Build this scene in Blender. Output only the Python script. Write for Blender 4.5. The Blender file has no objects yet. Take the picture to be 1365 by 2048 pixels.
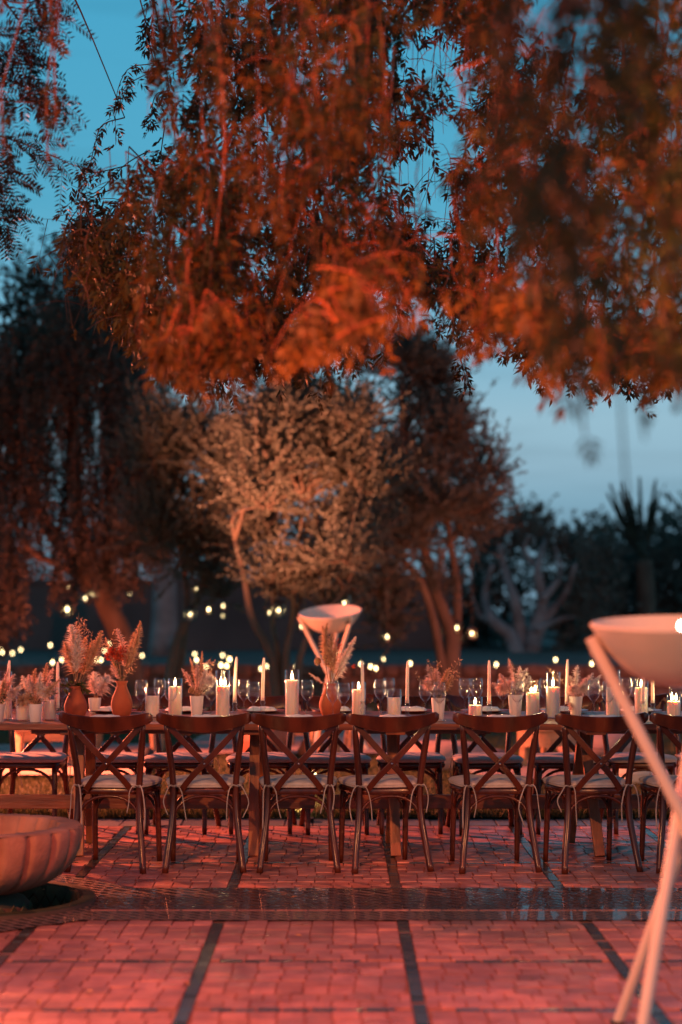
import bpy, bmesh, math, random
import numpy as np
from mathutils import Vector, Matrix

# ------------------------------------------------------------------ camera, sky, lamps, exposure
scene = bpy.context.scene
COL = scene.collection
R = math.radians
F, CX, HY, CH = 3700.0, 682.5, 1212.0, 1.46      # focal length / centre / horizon in photo pixels, eye height in metres

def P(px, py, d):
    """photo pixel + distance -> point"""
    return Vector(((px - CX) / F * d, d, CH - (py - HY) / F * d))

def gd(py, z=0.0):
    """distance of a point of height z seen at row py"""
    return (CH - z) * F / (py - HY)

cam_data = bpy.data.cameras.new('camera')
cam = bpy.data.objects.new('camera', cam_data)
COL.objects.link(cam)
cam.location = (0, 0, CH)
cam.rotation_euler = (R(90), 0, 0)
cam_data.sensor_width = 36
cam_data.lens = F / 2048 * 36
cam_data.shift_y = (HY - 1024) / 2048
cam_data.clip_end = 600
cam_data.dof.use_dof = True
cam_data.dof.focus_distance = 10.6
cam_data.dof.aperture_fstop = 1.2
cam_data.dof.aperture_blades = 9
scene.camera = cam

world = bpy.data.worlds.new('World')
scene.world = world
world.use_nodes = True
wn, wl = world.node_tree.nodes, world.node_tree.links
wn.clear()
w_out = wn.new('ShaderNodeOutputWorld')
w_bg = wn.new('ShaderNodeBackground')
w_sky = wn.new('ShaderNodeTexSky')
w_sky.sky_type = 'NISHITA'
w_sky.sun_disc = False
w_sky.sun_elevation = R(1.0)
w_sky.sun_rotation = R(160)
w_sky.air_density = 1.0
w_sky.dust_density = 0.3
w_sky.ozone_density = 6.0
# dusk tint by elevation (same all the way round the horizon)
w_tc = wn.new('ShaderNodeTexCoord')
w_sep = wn.new('ShaderNodeSeparateXYZ')
wl.new(w_tc.outputs['Generated'], w_sep.inputs[0])
w_ramp = wn.new('ShaderNodeValToRGB')
w_ramp.color_ramp.interpolation = 'LINEAR'
els = w_ramp.color_ramp.elements
els[0].position = 0.0; els[0].color = (0.170, 0.300, 0.400, 1)
els[1].position = 1.0; els[1].color = (0.007, 0.048, 0.105, 1)
for pos, c in ((0.035, (0.175, 0.330, 0.440, 1)), (0.055, (0.210, 0.385, 0.500, 1)), (0.075, (0.282, 0.465, 0.580, 1)), (0.100, (0.310, 0.510, 0.625, 1)),
               (0.140, (0.210, 0.455, 0.605, 1)), (0.21, (0.095, 0.405, 0.590, 1)), (0.31, (0.068, 0.375, 0.585, 1)), (0.50, (0.026, 0.150, 0.270, 1))):
    e = els.new(pos); e.color = c
wl.new(w_sep.outputs['Z'], w_ramp.inputs[0])
# thin dusk cloud streaks low down
w_map = wn.new('ShaderNodeMapping'); w_map.inputs['Scale'].default_value = (3, 3, 38)
wl.new(w_tc.outputs['Generated'], w_map.inputs[0])
w_noise = wn.new('ShaderNodeTexNoise'); w_noise.inputs['Scale'].default_value = 2.2; w_noise.inputs['Detail'].default_value = 4
wl.new(w_map.outputs[0], w_noise.inputs[0])
w_cr = wn.new('ShaderNodeMapRange')
w_cr.inputs['From Min'].default_value = 0.52; w_cr.inputs['From Max'].default_value = 0.72
w_cr.inputs['To Min'].default_value = 1.0; w_cr.inputs['To Max'].default_value = 0.90
wl.new(w_noise.outputs[0], w_cr.inputs[0])
w_mul = wn.new('ShaderNodeVectorMath'); w_mul.operation = 'SCALE'
wl.new(w_ramp.outputs[0], w_mul.inputs[0]); wl.new(w_cr.outputs[0], w_mul.inputs['Scale'])
w_nis = wn.new('ShaderNodeVectorMath'); w_nis.operation = 'SCALE'; w_nis.inputs['Scale'].default_value = 0.002
wl.new(w_sky.outputs[0], w_nis.inputs[0])
w_add = wn.new('ShaderNodeVectorMath'); w_add.operation = 'ADD'
wl.new(w_mul.outputs[0], w_add.inputs[0]); wl.new(w_nis.outputs[0], w_add.inputs[1])
wl.new(w_add.outputs[0], w_bg.inputs['Color'])
w_bg.inputs['Strength'].default_value = 1.0
wl.new(w_bg.outputs[0], w_out.inputs[0])

sun_data = bpy.data.lights.new('sun', 'SUN')
sun_data.energy = 0.01
sun_data.angle = R(20)
sun_data.color = (1.0, 0.75, 0.6)
sun = bpy.data.objects.new('sun', sun_data)
COL.objects.link(sun)
sun.rotation_euler = (R(86), 0, R(-20))

# event floodlights and an added wall light stand outside the frame; (position, aim, watts, colour, cone degrees, lamp radius)
FLOODS = [
    ('front', (-6.5, -3.0, 6.0), (0.1, 8.7, 0.0), 4300, (1.0, 0.34, 0.11), 31, 0.07),
    ('lawn',  (-5.2, 16.2, 2.15), (0.2, 10.6, 0.0), 7000, (1.0, 0.18, 0.075), 164, 0.05),
    ('wall',  (5.4, 20.5, 1.2), (0.6, 28.6, 0.5), 1400, (1.0, 0.22, 0.10), 84, 0.06),  # added lamp, reddens the low retaining wall
    ('side',  (5.6, 1.8, 2.6), (1.3, 11.2, 0.3), 1500, (1.0, 0.32, 0.11), 37, 0.06),
]
TREE_UP = ((-0.45, 4.4, 0.22), (-0.05, 5.9, 3.6), 1900, (1.0, 0.110, 0.020), 79)
AMBER_UP = ((1.85, 3.4, 0.22), (1.65, 5.0, 3.2), 900, (1.0, 0.42, 0.13), 68)
PAVING_FILL = ((-0.5, 4.4, 3.62), (-0.35, 7.3, 0.0), 820, (1.0, 0.14, 0.065), 74)  # fill lamp put in to brighten the paving from above
GROUND_SPOT = ((-0.23, 12.52, 0.10), (-1.6, 20.0, 1.2), 120, (1.0, 0.62, 0.30), 60)
OLIVE_UP = ((-1.75, 16.8, 0.12), (-0.66, 20.2, 3.1), 5200, (1.0, 0.33, 0.18), 46)
PEPPER_FILL = ((-3.5, 22.3, 0.12), (-3.6, 25.0, 4.0), 420, (1.0, 0.20, 0.10), 110)  # added lamp, gives the pepper tree a warmer tint
DARK_FILL = ((1.25, 22.6, 0.12), (1.15, 26.0, 4.6), 230, (1.0, 0.38, 0.25), 80)  # extra lamp put in to lift the dark olive out of black

vs = scene.view_settings
vs.view_transform = 'Standard'
vs.look = 'None'
vs.exposure = 0.0
vs.gamma = 1.0
vs.use_curve_mapping = False
cy = scene.cycles
cy.use_denoising = True
cy.sample_clamp_indirect = 3.0
cy.max_bounces = 10
cy.transparent_max_bounces = 24
cy.caustics_reflective = False
cy.caustics_refractive = False

rng = random.Random(7)
nrg = np.random.default_rng(7)

# ------------------------------------------------------------------ materials
def nt(m):
    m.use_nodes = True
    return m.node_tree.nodes, m.node_tree.links

def mat(name, col, rough=0.6, col2=None, nscale=8.0, stretch=None, bump=0.0, bscale=None, metal=0.0, coat=0.0,
        sss=0.0, transl=0.0, per_object=0.0, spec=0.5, detail=4.0, rough2=None, sheen=0.0, world=False, dirt=0.0):
    m = bpy.data.materials.new(name)
    n, l = nt(m)
    b = n['Principled BSDF']
    b.inputs['Roughness'].default_value = rough
    b.inputs['Metallic'].default_value = metal
    b.inputs['Coat Weight'].default_value = coat
    b.inputs['Coat Roughness'].default_value = 0.12
    b.inputs['Specular IOR Level'].default_value = spec
    b.inputs['Sheen Weight'].default_value = sheen
    col = tuple(col) + (1,)
    tc = n.new('ShaderNodeTexCoord')
    vec = tc.outputs['Object']
    if world:
        ge = n.new('ShaderNodeNewGeometry'); vec = ge.outputs['Position']
    if stretch:
        mp = n.new('ShaderNodeMapping'); mp.inputs['Scale'].default_value = stretch
        l.new(vec, mp.inputs[0]); vec = mp.outputs[0]
    no = n.new('ShaderNodeTexNoise')
    no.inputs['Scale'].default_value = nscale; no.inputs['Detail'].default_value = detail
    l.new(vec, no.inputs[0])
    if col2 is None:
        col2 = tuple(c * 0.72 for c in col[:3])
    mix = n.new('ShaderNodeMix'); mix.data_type = 'RGBA'
    mr = n.new('ShaderNodeMapRange'); mr.inputs['From Min'].default_value = 0.33; mr.inputs['From Max'].default_value = 0.67
    l.new(no.outputs[0], mr.inputs[0]); l.new(mr.outputs[0], mix.inputs[0])
    mix.inputs[6].default_value = col; mix.inputs[7].default_value = tuple(col2) + (1,)
    out = mix.outputs[2]
    if per_object:
        oi = n.new('ShaderNodeObjectInfo')
        at = n.new('ShaderNodeAttribute'); at.attribute_name = 'rnd'
        ad = n.new('ShaderNodeMath'); ad.operation = 'ADD'
        l.new(oi.outputs['Random'], ad.inputs[0]); l.new(at.outputs['Fac'], ad.inputs[1])
        fr = n.new('ShaderNodeMath'); fr.operation = 'FRACT'; l.new(ad.outputs[0], fr.inputs[0])
        m2 = n.new('ShaderNodeMapRange'); m2.inputs['To Min'].default_value = 1 - per_object; m2.inputs['To Max'].default_value = 1 + per_object
        l.new(fr.outputs[0], m2.inputs[0])
        sc = n.new('ShaderNodeVectorMath'); sc.operation = 'SCALE'
        l.new(out, sc.inputs[0]); l.new(m2.outputs[0], sc.inputs['Scale']); out = sc.outputs[0]
    if dirt:
        dn = n.new('ShaderNodeTexNoise'); dn.inputs['Scale'].default_value = 1.7; dn.inputs['Detail'].default_value = 7; dn.inputs['Roughness'].default_value = 0.65
        l.new(vec, dn.inputs[0])
        dm = n.new('ShaderNodeMapRange'); dm.inputs['From Min'].default_value = 0.38; dm.inputs['From Max'].default_value = 0.62
        dm.inputs['To Min'].default_value = 1 - dirt; dm.inputs['To Max'].default_value = 1.06
        l.new(dn.outputs[0], dm.inputs[0])
        ds = n.new('ShaderNodeVectorMath'); ds.operation = 'SCALE'; l.new(out, ds.inputs[0]); l.new(dm.outputs[0], ds.inputs['Scale']); out = ds.outputs[0]
    l.new(out, b.inputs['Base Color'])
    if rough2 is not None:
        rr = n.new('ShaderNodeMapRange'); rr.inputs['From Min'].default_value = 0.35; rr.inputs['From Max'].default_value = 0.65
        rr.inputs['To Min'].default_value = rough; rr.inputs['To Max'].default_value = rough2
        n2 = n.new('ShaderNodeTexNoise'); n2.inputs['Scale'].default_value = nscale * 0.37; n2.inputs['Detail'].default_value = 5
        l.new(vec, n2.inputs[0]); l.new(n2.outputs[0], rr.inputs[0]); l.new(rr.outputs[0], b.inputs['Roughness'])
    if bump:
        bn = n.new('ShaderNodeTexNoise'); bn.inputs['Scale'].default_value = bscale or nscale * 4; bn.inputs['Detail'].default_value = 5
        l.new(vec, bn.inputs[0])
        bu = n.new('ShaderNodeBump'); bu.inputs['Strength'].default_value = bump; bu.inputs['Distance'].default_value = 0.01
        l.new(bn.outputs[0], bu.inputs['Height']); l.new(bu.outputs[0], b.inputs['Normal'])
    if sss:
        b.inputs['Subsurface Weight'].default_value = sss
        b.inputs['Subsurface Radius'].default_value = (1.0, 0.55, 0.32)
        b.inputs['Subsurface Scale'].default_value = 0.045
    if transl:
        o = n['Material Output']
        tr = n.new('ShaderNodeBsdfTranslucent'); l.new(out, tr.inputs[0])
        ms = n.new('ShaderNodeMixShader'); ms.inputs[0].default_value = transl
        l.new(b.outputs[0], ms.inputs[1]); l.new(tr.outputs[0], ms.inputs[2]); l.new(ms.outputs[0], o.inputs[0])
    return m

def emit(name, col, strength):
    m = bpy.data.materials.new(name)
    n, l = nt(m)
    n.remove(n['Principled BSDF'])
    e = n.new('ShaderNodeEmission'); e.inputs[0].default_value = tuple(col) + (1,); e.inputs[1].default_value = strength
    l.new(e.outputs[0], n['Material Output'].inputs[0])
    return m

def thin_glass(name, tint=(0.985, 0.99, 0.99), power=3.0, rough=0.04):
    m = bpy.data.materials.new(name)
    n, l = nt(m)
    n.remove(n['Principled BSDF'])
    t = n.new('ShaderNodeBsdfTransparent'); t.inputs[0].default_value = tint + (1,)
    g = n.new('ShaderNodeBsdfGlossy'); g.inputs['Roughness'].default_value = rough
    lw = n.new('ShaderNodeLayerWeight'); lw.inputs['Blend'].default_value = 0.5
    pw = n.new('ShaderNodeMath'); pw.operation = 'POWER'; pw.inputs[1].default_value = power
    l.new(lw.outputs['Facing'], pw.inputs[0])
    mr = n.new('ShaderNodeMapRange'); mr.inputs['To Min'].default_value = 0.035; mr.inputs['To Max'].default_value = 1.0
    l.new(pw.outputs[0], mr.inputs[0])
    ms = n.new('ShaderNodeMixShader')
    l.new(mr.outputs[0], ms.inputs[0]); l.new(t.outputs[0], ms.inputs[1]); l.new(g.outputs[0], ms.inputs[2])
    l.new(ms.outputs[0], n['Material Output'].inputs[0])
    return m

M = {}
M['chair_wood'] = mat('chair_wood', (0.092, 0.020, 0.008), 0.27, (0.034, 0.008, 0.005), 14, (1, 1, 0.25), coat=0.12, bump=0.05, spec=0.4)
M['table_wood'] = mat('table_wood', (0.27, 0.085, 0.038), 0.42, (0.12, 0.036, 0.017), 9, (0.35, 3, 3), bump=0.25, bscale=30, per_object=0.25, coat=0.15)
M['table_leg'] = mat('table_leg', (0.38, 0.13, 0.055), 0.45, (0.20, 0.065, 0.03), 9, (3, 3, 0.35), bump=0.25, bscale=30, per_object=0.15)
M['raw_wood'] = mat('raw_wood', (0.42, 0.26, 0.15), 0.65, (0.28, 0.16, 0.09), 8, (0.5, 3, 3), bump=0.2)
M['linen'] = mat('linen', (0.50, 0.48, 0.45), 0.9, (0.41, 0.39, 0.36), 30, bump=0.3, bscale=160, sheen=0.2)
M['tie'] = mat('tie', (0.44, 0.41, 0.37), 0.9, bump=0.2, bscale=150)
M['napkin'] = mat('napkin', (0.80, 0.79, 0.77), 0.85, (0.72, 0.71, 0.69), 20, bump=0.2, bscale=120)
M['paver'] = mat('paver', (0.60, 0.265, 0.205), 0.52, (0.40, 0.155, 0.130), 9, bump=0.45, bscale=40, per_object=0.24, rough2=0.26, spec=0.4, detail=8, world=True, dirt=0.38)
M['mortar'] = mat('mortar', (0.33, 0.175, 0.145), 0.9, bump=0.5, bscale=120)
M['dark_tile'] = mat('dark_tile', (0.055, 0.062, 0.062), 0.24, (0.030, 0.034, 0.036), 12, bump=0.2, bscale=60, per_object=0.35, coat=0.2, world=True)
M['border_stone'] = mat('border_stone', (0.20, 0.20, 0.20), 0.35, (0.12, 0.12, 0.12), 10, bump=0.3, per_object=0.2)
M['green_tile'] = mat('green_tile', (0.075, 0.080, 0.036), 0.5, (0.035, 0.042, 0.022), 10, bump=0.12, per_object=0.4, spec=0.3)
M['grout'] = mat('grout', (0.11, 0.075, 0.05), 0.9, bump=0.4, bscale=120)
M['stone'] = mat('stone', (0.54, 0.255, 0.155), 0.8, (0.36, 0.16, 0.095), 5, dirt=0.45, detail=10, bump=0.35, bscale=60)
M['white_paint'] = mat('white_paint', (0.78, 0.71, 0.57), 0.42, (0.70, 0.63, 0.50), 5, bump=0.06, rough2=0.6)
M['terracotta'] = mat('terracotta', (0.40, 0.105, 0.042), 0.8, (0.28, 0.065, 0.028), 7, bump=0.15)
M['ceramic'] = mat('ceramic', (0.70, 0.66, 0.62), 0.45, (0.62, 0.57, 0.53), 8, bump=0.05)
M['wax'] = mat('wax', (0.82, 0.75, 0.66), 0.5, (0.79, 0.72, 0.63), 12, sss=0.55)
M['glass'] = thin_glass('glass')
M['holder_glass'] = thin_glass('holder_glass', (0.95, 0.96, 0.96), 2.2, 0.03)
M['flame'] = emit('flame', (1.0, 0.70, 0.34), 60)
M['wick'] = mat('wick', (0.02, 0.015, 0.01), 0.9)
M['plate_red'] = mat('plate_red', (0.22, 0.035, 0.035), 0.28, (0.17, 0.025, 0.025), 10)
M['steel'] = mat('steel', (0.55, 0.56, 0.58), 0.25, metal=1.0)
M['pampas'] = mat('pampas', (0.88, 0.80, 0.72), 0.9, (0.80, 0.70, 0.62), 20, transl=0.3)
M['pampas_tan'] = mat('pampas_tan', (0.72, 0.50, 0.33), 0.9, (0.56, 0.36, 0.22), 20, transl=0.3)
M['pampas_pink'] = mat('pampas_pink', (0.84, 0.64, 0.57), 0.9, (0.72, 0.52, 0.46), 20, transl=0.3)
M['dry_stem'] = mat('dry_stem', (0.32, 0.20, 0.11), 0.9)
M['red_petal'] = mat('red_petal', (0.50, 0.085, 0.025), 0.8, (0.38, 0.05, 0.02), 20, transl=0.3)
M['green_leaf'] = mat('green_leaf', (0.06, 0.085, 0.03), 0.55, transl=0.2)
M['brown_ball'] = mat('brown_ball', (0.33, 0.17, 0.08), 0.95)
M['bark'] = mat('bark', (0.16, 0.10, 0.065), 0.9, (0.09, 0.055, 0.035), 6, (1, 1, 0.3), bump=0.6, bscale=14)
M['pale_bark'] = mat('pale_bark', (0.28, 0.27, 0.25), 0.9, (0.14, 0.13, 0.12), 2.5, bump=0.4, bscale=10)
M['twig'] = mat('twig', (0.22, 0.09, 0.05), 0.8, (0.13, 0.055, 0.032), 20)
M['pepper_leaf'] = mat('pepper_leaf', (0.095, 0.075, 0.024), 0.6, (0.018, 0.018, 0.008), 1.6, transl=0.18, spec=0.25)  # dark second colour in broad noise imitates shaded parts of the canopy
M['frond_leaf'] = mat('frond_leaf', (0.045, 0.036, 0.016), 0.6, (0.020, 0.017, 0.009), 2.0, transl=0.1, spec=0.2)  # darker copy of the leaf colour, imitates shade on the fountain-side bough
M['willow_leaf'] = mat('willow_leaf', (0.095, 0.075, 0.048), 0.7, (0.055, 0.044, 0.030), 3.0, transl=0.2)
M['olive_leaf'] = mat('olive_leaf', (0.165, 0.150, 0.105), 0.65, (0.100, 0.095, 0.065), 3.0, transl=0.25)
M['dark_leaf'] = mat('dark_leaf', (0.145, 0.150, 0.115), 0.7, (0.090, 0.095, 0.070), 2.0, transl=0.2)
M['olive_grey'] = mat('olive_grey', (0.120, 0.115, 0.090), 0.7, (0.075, 0.072, 0.055), 2.0, transl=0.2)
M['palm_leaf'] = mat('palm_leaf', (0.045, 0.060, 0.036), 0.55, transl=0.15)
M['lawn'] = mat('lawn', (0.070, 0.072, 0.030), 0.95, (0.045, 0.048, 0.020), 3, bump=0.6, bscale=60)
M['grass'] = mat('grass', (0.115, 0.115, 0.045), 0.8, (0.075, 0.080, 0.030), 1.5, transl=0.25)
M['dry_grass'] = mat('dry_grass', (0.15, 0.105, 0.075), 0.95, (0.095, 0.066, 0.048), 0.8, bump=0.5, bscale=20)
M['earth_wall'] = mat('earth_wall', (0.26, 0.14, 0.10), 0.95, (0.16, 0.085, 0.06), 2.5, bump=0.8, bscale=10)
M['garden_wall'] = mat('garden_wall', (0.14, 0.10, 0.085), 0.9, (0.085, 0.06, 0.052), 0.6, bump=0.3)
M['rug'] = mat('rug', (0.55, 0.42, 0.37), 0.95, (0.36, 0.24, 0.20), 7, (1, 3, 1), bump=0.5, bscale=60)
M['pouf_leather'] = mat('pouf_leather', (0.30, 0.10, 0.06), 0.6, (0.22, 0.07, 0.04), 6)
M['pink_fabric'] = mat('pink_fabric', (0.52, 0.34, 0.29), 0.9, (0.44, 0.28, 0.24), 9, bump=0.2)
M['pattern_fabric'] = mat('pattern_fabric', (0.45, 0.20, 0.10), 0.9, (0.07, 0.10, 0.16), 26, detail=1)
M['cream_fabric'] = mat('cream_fabric', (0.66, 0.60, 0.54), 0.9, (0.58, 0.52, 0.46), 9, bump=0.3)
M['iron'] = mat('iron', (0.05, 0.05, 0.05), 0.5, metal=0.6)
M['lantern_glow'] = emit('lantern_glow', (1.0, 0.78, 0.44), 13)
M['lantern_glass'] = thin_glass('lantern_glass', (0.95, 0.92, 0.84), 3.5, 0.08)
M['bulb'] = emit('bulb', (1.0, 0.86, 0.66), 45)
M['spot_lens'] = emit('spot_lens', (1.0, 0.75, 0.5), 12)
# channel water: thin clear sheet with small ripples
wm = thin_glass('water', (0.50, 0.55, 0.57), 1.6, 0.012)
n_, l_ = wm.node_tree.nodes, wm.node_tree.links
tc_ = n_.new('ShaderNodeTexCoord'); mp_ = n_.new('ShaderNodeMapping'); mp_.inputs['Scale'].default_value = (9, 22, 1)
no_ = n_.new('ShaderNodeTexNoise'); no_.inputs['Scale'].default_value = 2.2; no_.inputs['Detail'].default_value = 4
bu_ = n_.new('ShaderNodeBump'); bu_.inputs['Strength'].default_value = 0.10; bu_.inputs['Distance'].default_value = 0.01
l_.new(tc_.outputs['Object'], mp_.inputs[0]); l_.new(mp_.outputs[0], no_.inputs[0]); l_.new(no_.outputs[0], bu_.inputs['Height'])
for q in n_:
    if q.type in ('BSDF_GLOSSY', 'LAYER_WEIGHT'):
        l_.new(bu_.outputs[0], q.inputs['Normal'])
M['water'] = wm
# zellige mosaic: little slanted tiles, grout lines recessed through bump
def mosaic(name, c1, c2, grout, sx, sy, rough=0.22):
    m = bpy.data.materials.new(name)
    n, l = nt(m)
    b = n['Principled BSDF']
    b.inputs['Coat Weight'].default_value = 0.3
    tc = n.new('ShaderNodeTexCoord'); mp = n.new('ShaderNodeMapping')
    mp.inputs['Rotation'].default_value = (0, 0, R(45)); mp.inputs['Scale'].default_value = (sx, sy, 1)
    l.new(tc.outputs['Object'], mp.inputs[0])
    br = n.new('ShaderNodeTexBrick')
    br.inputs['Scale'].default_value = 1.0; br.inputs['Mortar Size'].default_value = 0.035
    br.inputs['Brick Width'].default_value = 0.5; br.inputs['Row Height'].default_value = 0.25
    br.inputs['Color1'].default_value = c1 + (1,); br.inputs['Color2'].default_value = c2 + (1,); br.inputs['Mortar'].default_value = grout + (1,)
    l.new(mp.outputs[0], br.inputs[0]); l.new(br.outputs['Color'], b.inputs['Base Color'])
    mr = n.new('ShaderNodeMapRange'); mr.inputs['To Min'].default_value = rough; mr.inputs['To Max'].default_value = 0.85
    l.new(br.outputs['Fac'], mr.inputs[0]); l.new(mr.outputs[0], b.inputs['Roughness'])
    no = n.new('ShaderNodeTexNoise'); no.inputs['Scale'].default_value = 28; l.new(tc.outputs['Object'], no.inputs[0])
    ad = n.new('ShaderNodeMath'); ad.operation = 'MULTIPLY_ADD'; ad.inputs[1].default_value = -1.2
    l.new(br.outputs['Fac'], ad.inputs[0]); l.new(no.outputs[0], ad.inputs[2])
    bu = n.new('ShaderNodeBump'); bu.inputs['Strength'].default_value = 0.5; bu.inputs['Distance'].default_value = 0.006
    l.new(ad.outputs[0], bu.inputs['Height']); l.new(bu.outputs[0], b.inputs['Normal'])
    return m
M['wet_mosaic'] = mosaic('wet_mosaic', (0.050, 0.056, 0.060), (0.022, 0.026, 0.030), (0.08, 0.055, 0.05), 4.0, 4.0, 0.03)
M['mosaic'] = mosaic('mosaic', (0.055, 0.060, 0.062), (0.028, 0.032, 0.036), (0.22, 0.135, 0.105), 5.0, 5.0)

# ------------------------------------------------------------------ mesh helpers
class MB:
    def __init__(self):
        self.v, self.f = [], []
    def add(self, vs_, fs_):
        o = len(self.v)
        self.v.extend(tuple(p) for p in vs_)
        self.f.extend(tuple(i + o for i in q) for q in fs_)
        return self
    def box(self, c, s, rz=0.0, mtx=None):
        hx, hy, hz = s[0] / 2, s[1] / 2, s[2] / 2
        pts = [Vector((x * hx, y * hy, z * hz)) for z in (-1, 1) for y in (-1, 1) for x in (-1, 1)]
        if mtx is None:
            mtx = Matrix.Translation(Vector(c)) @ Matrix.Rotation(rz, 4, 'Z')
        return self.add([mtx @ p for p in pts], [(0, 2, 3, 1), (4, 5, 7, 6), (0, 1, 5, 4), (2, 6, 7, 3), (0, 4, 6, 2), (1, 3, 7, 5)])
    def bar(self, a, b, w, t, up=Vector((0, 0, 1))):
        """box from a to b, width w, thickness t"""
        a, b = Vector(a), Vector(b)
        z = (b - a); L = z.length; z.normalize()
        x = z.cross(up)
        if x.length < 1e-4: x = Vector((1, 0, 0))
        x.normalize(); y = z.cross(x)
        m = Matrix((x, y, z)).transposed().to_4x4(); m.translation = (a + b) / 2
        return self.box(None, (w, t, L), mtx=m)
    def tube(self, pts, rad, n=8, flat=1.0, cap=True):
        pts = [Vector(p) for p in pts]
        if not hasattr(rad, '__len__'): rad = [rad] * len(pts)
        rings = []
        t0 = (pts[1] - pts[0]).normalized()
        u = t0.cross(Vector((0, 0, 1)))
        if u.length < 1e-3: u = t0.cross(Vector((0, 1, 0)))
        u.normalize()
        o = len(self.v)
        for i, p in enumerate(pts):
            if i == 0: t = pts[1] - pts[0]
            elif i == len(pts) - 1: t = pts[-1] - pts[-2]
            else: t = pts[i + 1] - pts[i - 1]
            t.normalize()
            u = (u - t * u.dot(t))
            if u.length < 1e-6: u = t.orthogonal()
            u.normalize(); w = t.cross(u)
            for k in range(n):
                a = 2 * math.pi * k / n
                self.v.append(tuple(p + u * (math.cos(a) * rad[i]) + w * (math.sin(a) * rad[i] * flat)))
        for i in range(len(pts) - 1):
            for k in range(n):
                a, b = o + i * n + k, o + i * n + (k + 1) % n
                self.f.append((a, b, b + n, a + n))
        if cap:
            self.f.append(tuple(o + k for k in range(n))[::-1])
            self.f.append(tuple(o + (len(pts) - 1) * n + k for k in range(n)))
        return self
    def lathe(self, prof, n=24, c=(0, 0, 0), rfun=None):
        """prof: list of (r, z)"""
        o = len(self.v)
        for r, z in prof:
            for k in range(n):
                a = 2 * math.pi * k / n
                rr = r * (rfun(a, z) if rfun else 1.0)
                self.v.append((c[0] + rr * math.cos(a), c[1] + rr * math.sin(a), c[2] + z))
        for i in range(len(prof) - 1):
            for k in range(n):
                a, b = o + i * n + k, o + i * n + (k + 1) % n
                self.f.append((a, b, b + n, a + n))
        if prof[0][0] > 1e-6 and getattr(self, 'capb', True):
            self.f.append(tuple(o + k for k in range(n))[::-1])
        return self
    def mesh(self, name):
        me = bpy.data.meshes.new(name)
        me.from_pydata(self.v, [], self.f)
        return me
    def build(self, name, m, parent=None, smooth=False, bevel=0.0, loc=None):
        ob = link(name, self.mesh(name), m, parent)
        if smooth:
            ob.data.polygons.foreach_set('use_smooth', [True] * len(ob.data.polygons))
            if smooth == 'auto':
                ob.data.set_sharp_from_angle(angle=R(40))
        if bevel:
            bv = ob.modifiers.new('bevel', 'BEVEL'); bv.width = bevel; bv.segments = 2; bv.limit_method = 'ANGLE'
        if loc is not None: ob.location = loc
        return ob

def link(name, me, m, parent=None):
    ob = bpy.data.objects.new(name, me)
    if m is not None and not me.materials:
        me.materials.append(M[m] if isinstance(m, str) else m)
    COL.objects.link(ob)
    if parent is not None: ob.parent = parent
    return ob

def tag(o, label, cat, group=None):
    o['label'] = label; o['category'] = cat
    if group: o['group'] = group
    return o

def thing(name, label, cat, loc=(0, 0, 0), rz=0.0, group=None):
    o = bpy.data.objects.new(name, None)
    o.empty_display_size = 0.1
    COL.objects.link(o)
    o.location = loc; o.rotation_euler = (0, 0, rz)
    return tag(o, label, cat, group)

def struct(o):
    o['kind'] = 'structure'; return o

def stuff(o):
    o['kind'] = 'stuff'; return o

def clone(root, label=None, group=None):
    def rec(o, par):
        c = o.copy(); COL.objects.link(c); c.parent = par
        for ch in o.children: rec(ch, c)
        return c
    c = rec(root, None)
    if label: c['label'] = label
    if group: c['group'] = group
    return c

def quads_mesh(name, V):
    """V: (n,4,3) array of quads -> mesh"""
    n = len(V)
    me = bpy.data.meshes.new(name)
    me.vertices.add(n * 4); me.loops.add(n * 4); me.polygons.add(n)
    me.vertices.foreach_set('co', V.reshape(-1).astype(np.float32))
    me.loops.foreach_set('vertex_index', np.arange(n * 4, dtype=np.int32))
    me.polygons.foreach_set('loop_start', np.arange(0, n * 4, 4, dtype=np.int32))
    me.update(calc_edges=True)
    return me

def norm(a):
    return a / np.maximum(np.linalg.norm(a, axis=-1, keepdims=True), 1e-9)

class Leaves:
    """many leaf-shaped quads in one mesh"""
    def __init__(self): self.b, self.d, self.l, self.w = [], [], [], []
    def one(self, p, d, l, w):
        self.b.append(tuple(p)); self.d.append(tuple(d)); self.l.append(l); self.w.append(w)
    def many(self, p, d, l, w):
        self.b.extend(map(tuple, p)); self.d.extend(map(tuple, d)); self.l.extend(l); self.w.extend(w)
    def build(self, name, m, parent=None, seed=1, mid=0.45):
        g = np.random.default_rng(seed)
        b = np.array(self.b); d = norm(np.array(self.d)); l = np.array(self.l)[:, None]; w = np.array(self.w)[:, None]
        side = norm(np.cross(d, g.normal(size=d.shape)))
        nn = np.cross(d, side)
        m0 = b + d * l * mid + nn * l * 0.06
        V = np.stack([b, m0 + side * w * 0.5, b + d * l, m0 - side * w * 0.5], axis=1)
        o = link(name, quads_mesh(name, V), m, parent)
        stuff(o)
        return o

def bez(pts, n):
    """Catmull-Rom through pts"""
    pts = [Vector(p) for p in pts]
    q = [pts[0] * 2 - pts[1]] + pts + [pts[-1] * 2 - pts[-2]]
    out = []
    seg = len(pts) - 1
    for i in range(n + 1):
        t = i / n * seg
        k = min(int(t), seg - 1); u = t - k
        p0, p1, p2, p3 = q[k], q[k + 1], q[k + 2], q[k + 3]
        out.append(0.5 * ((2 * p1) + (p2 - p0) * u + (2 * p0 - 5 * p1 + 4 * p2 - p3) * u * u + (3 * p1 - p0 - 3 * p2 + p3) * u ** 3))
    return out

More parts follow.
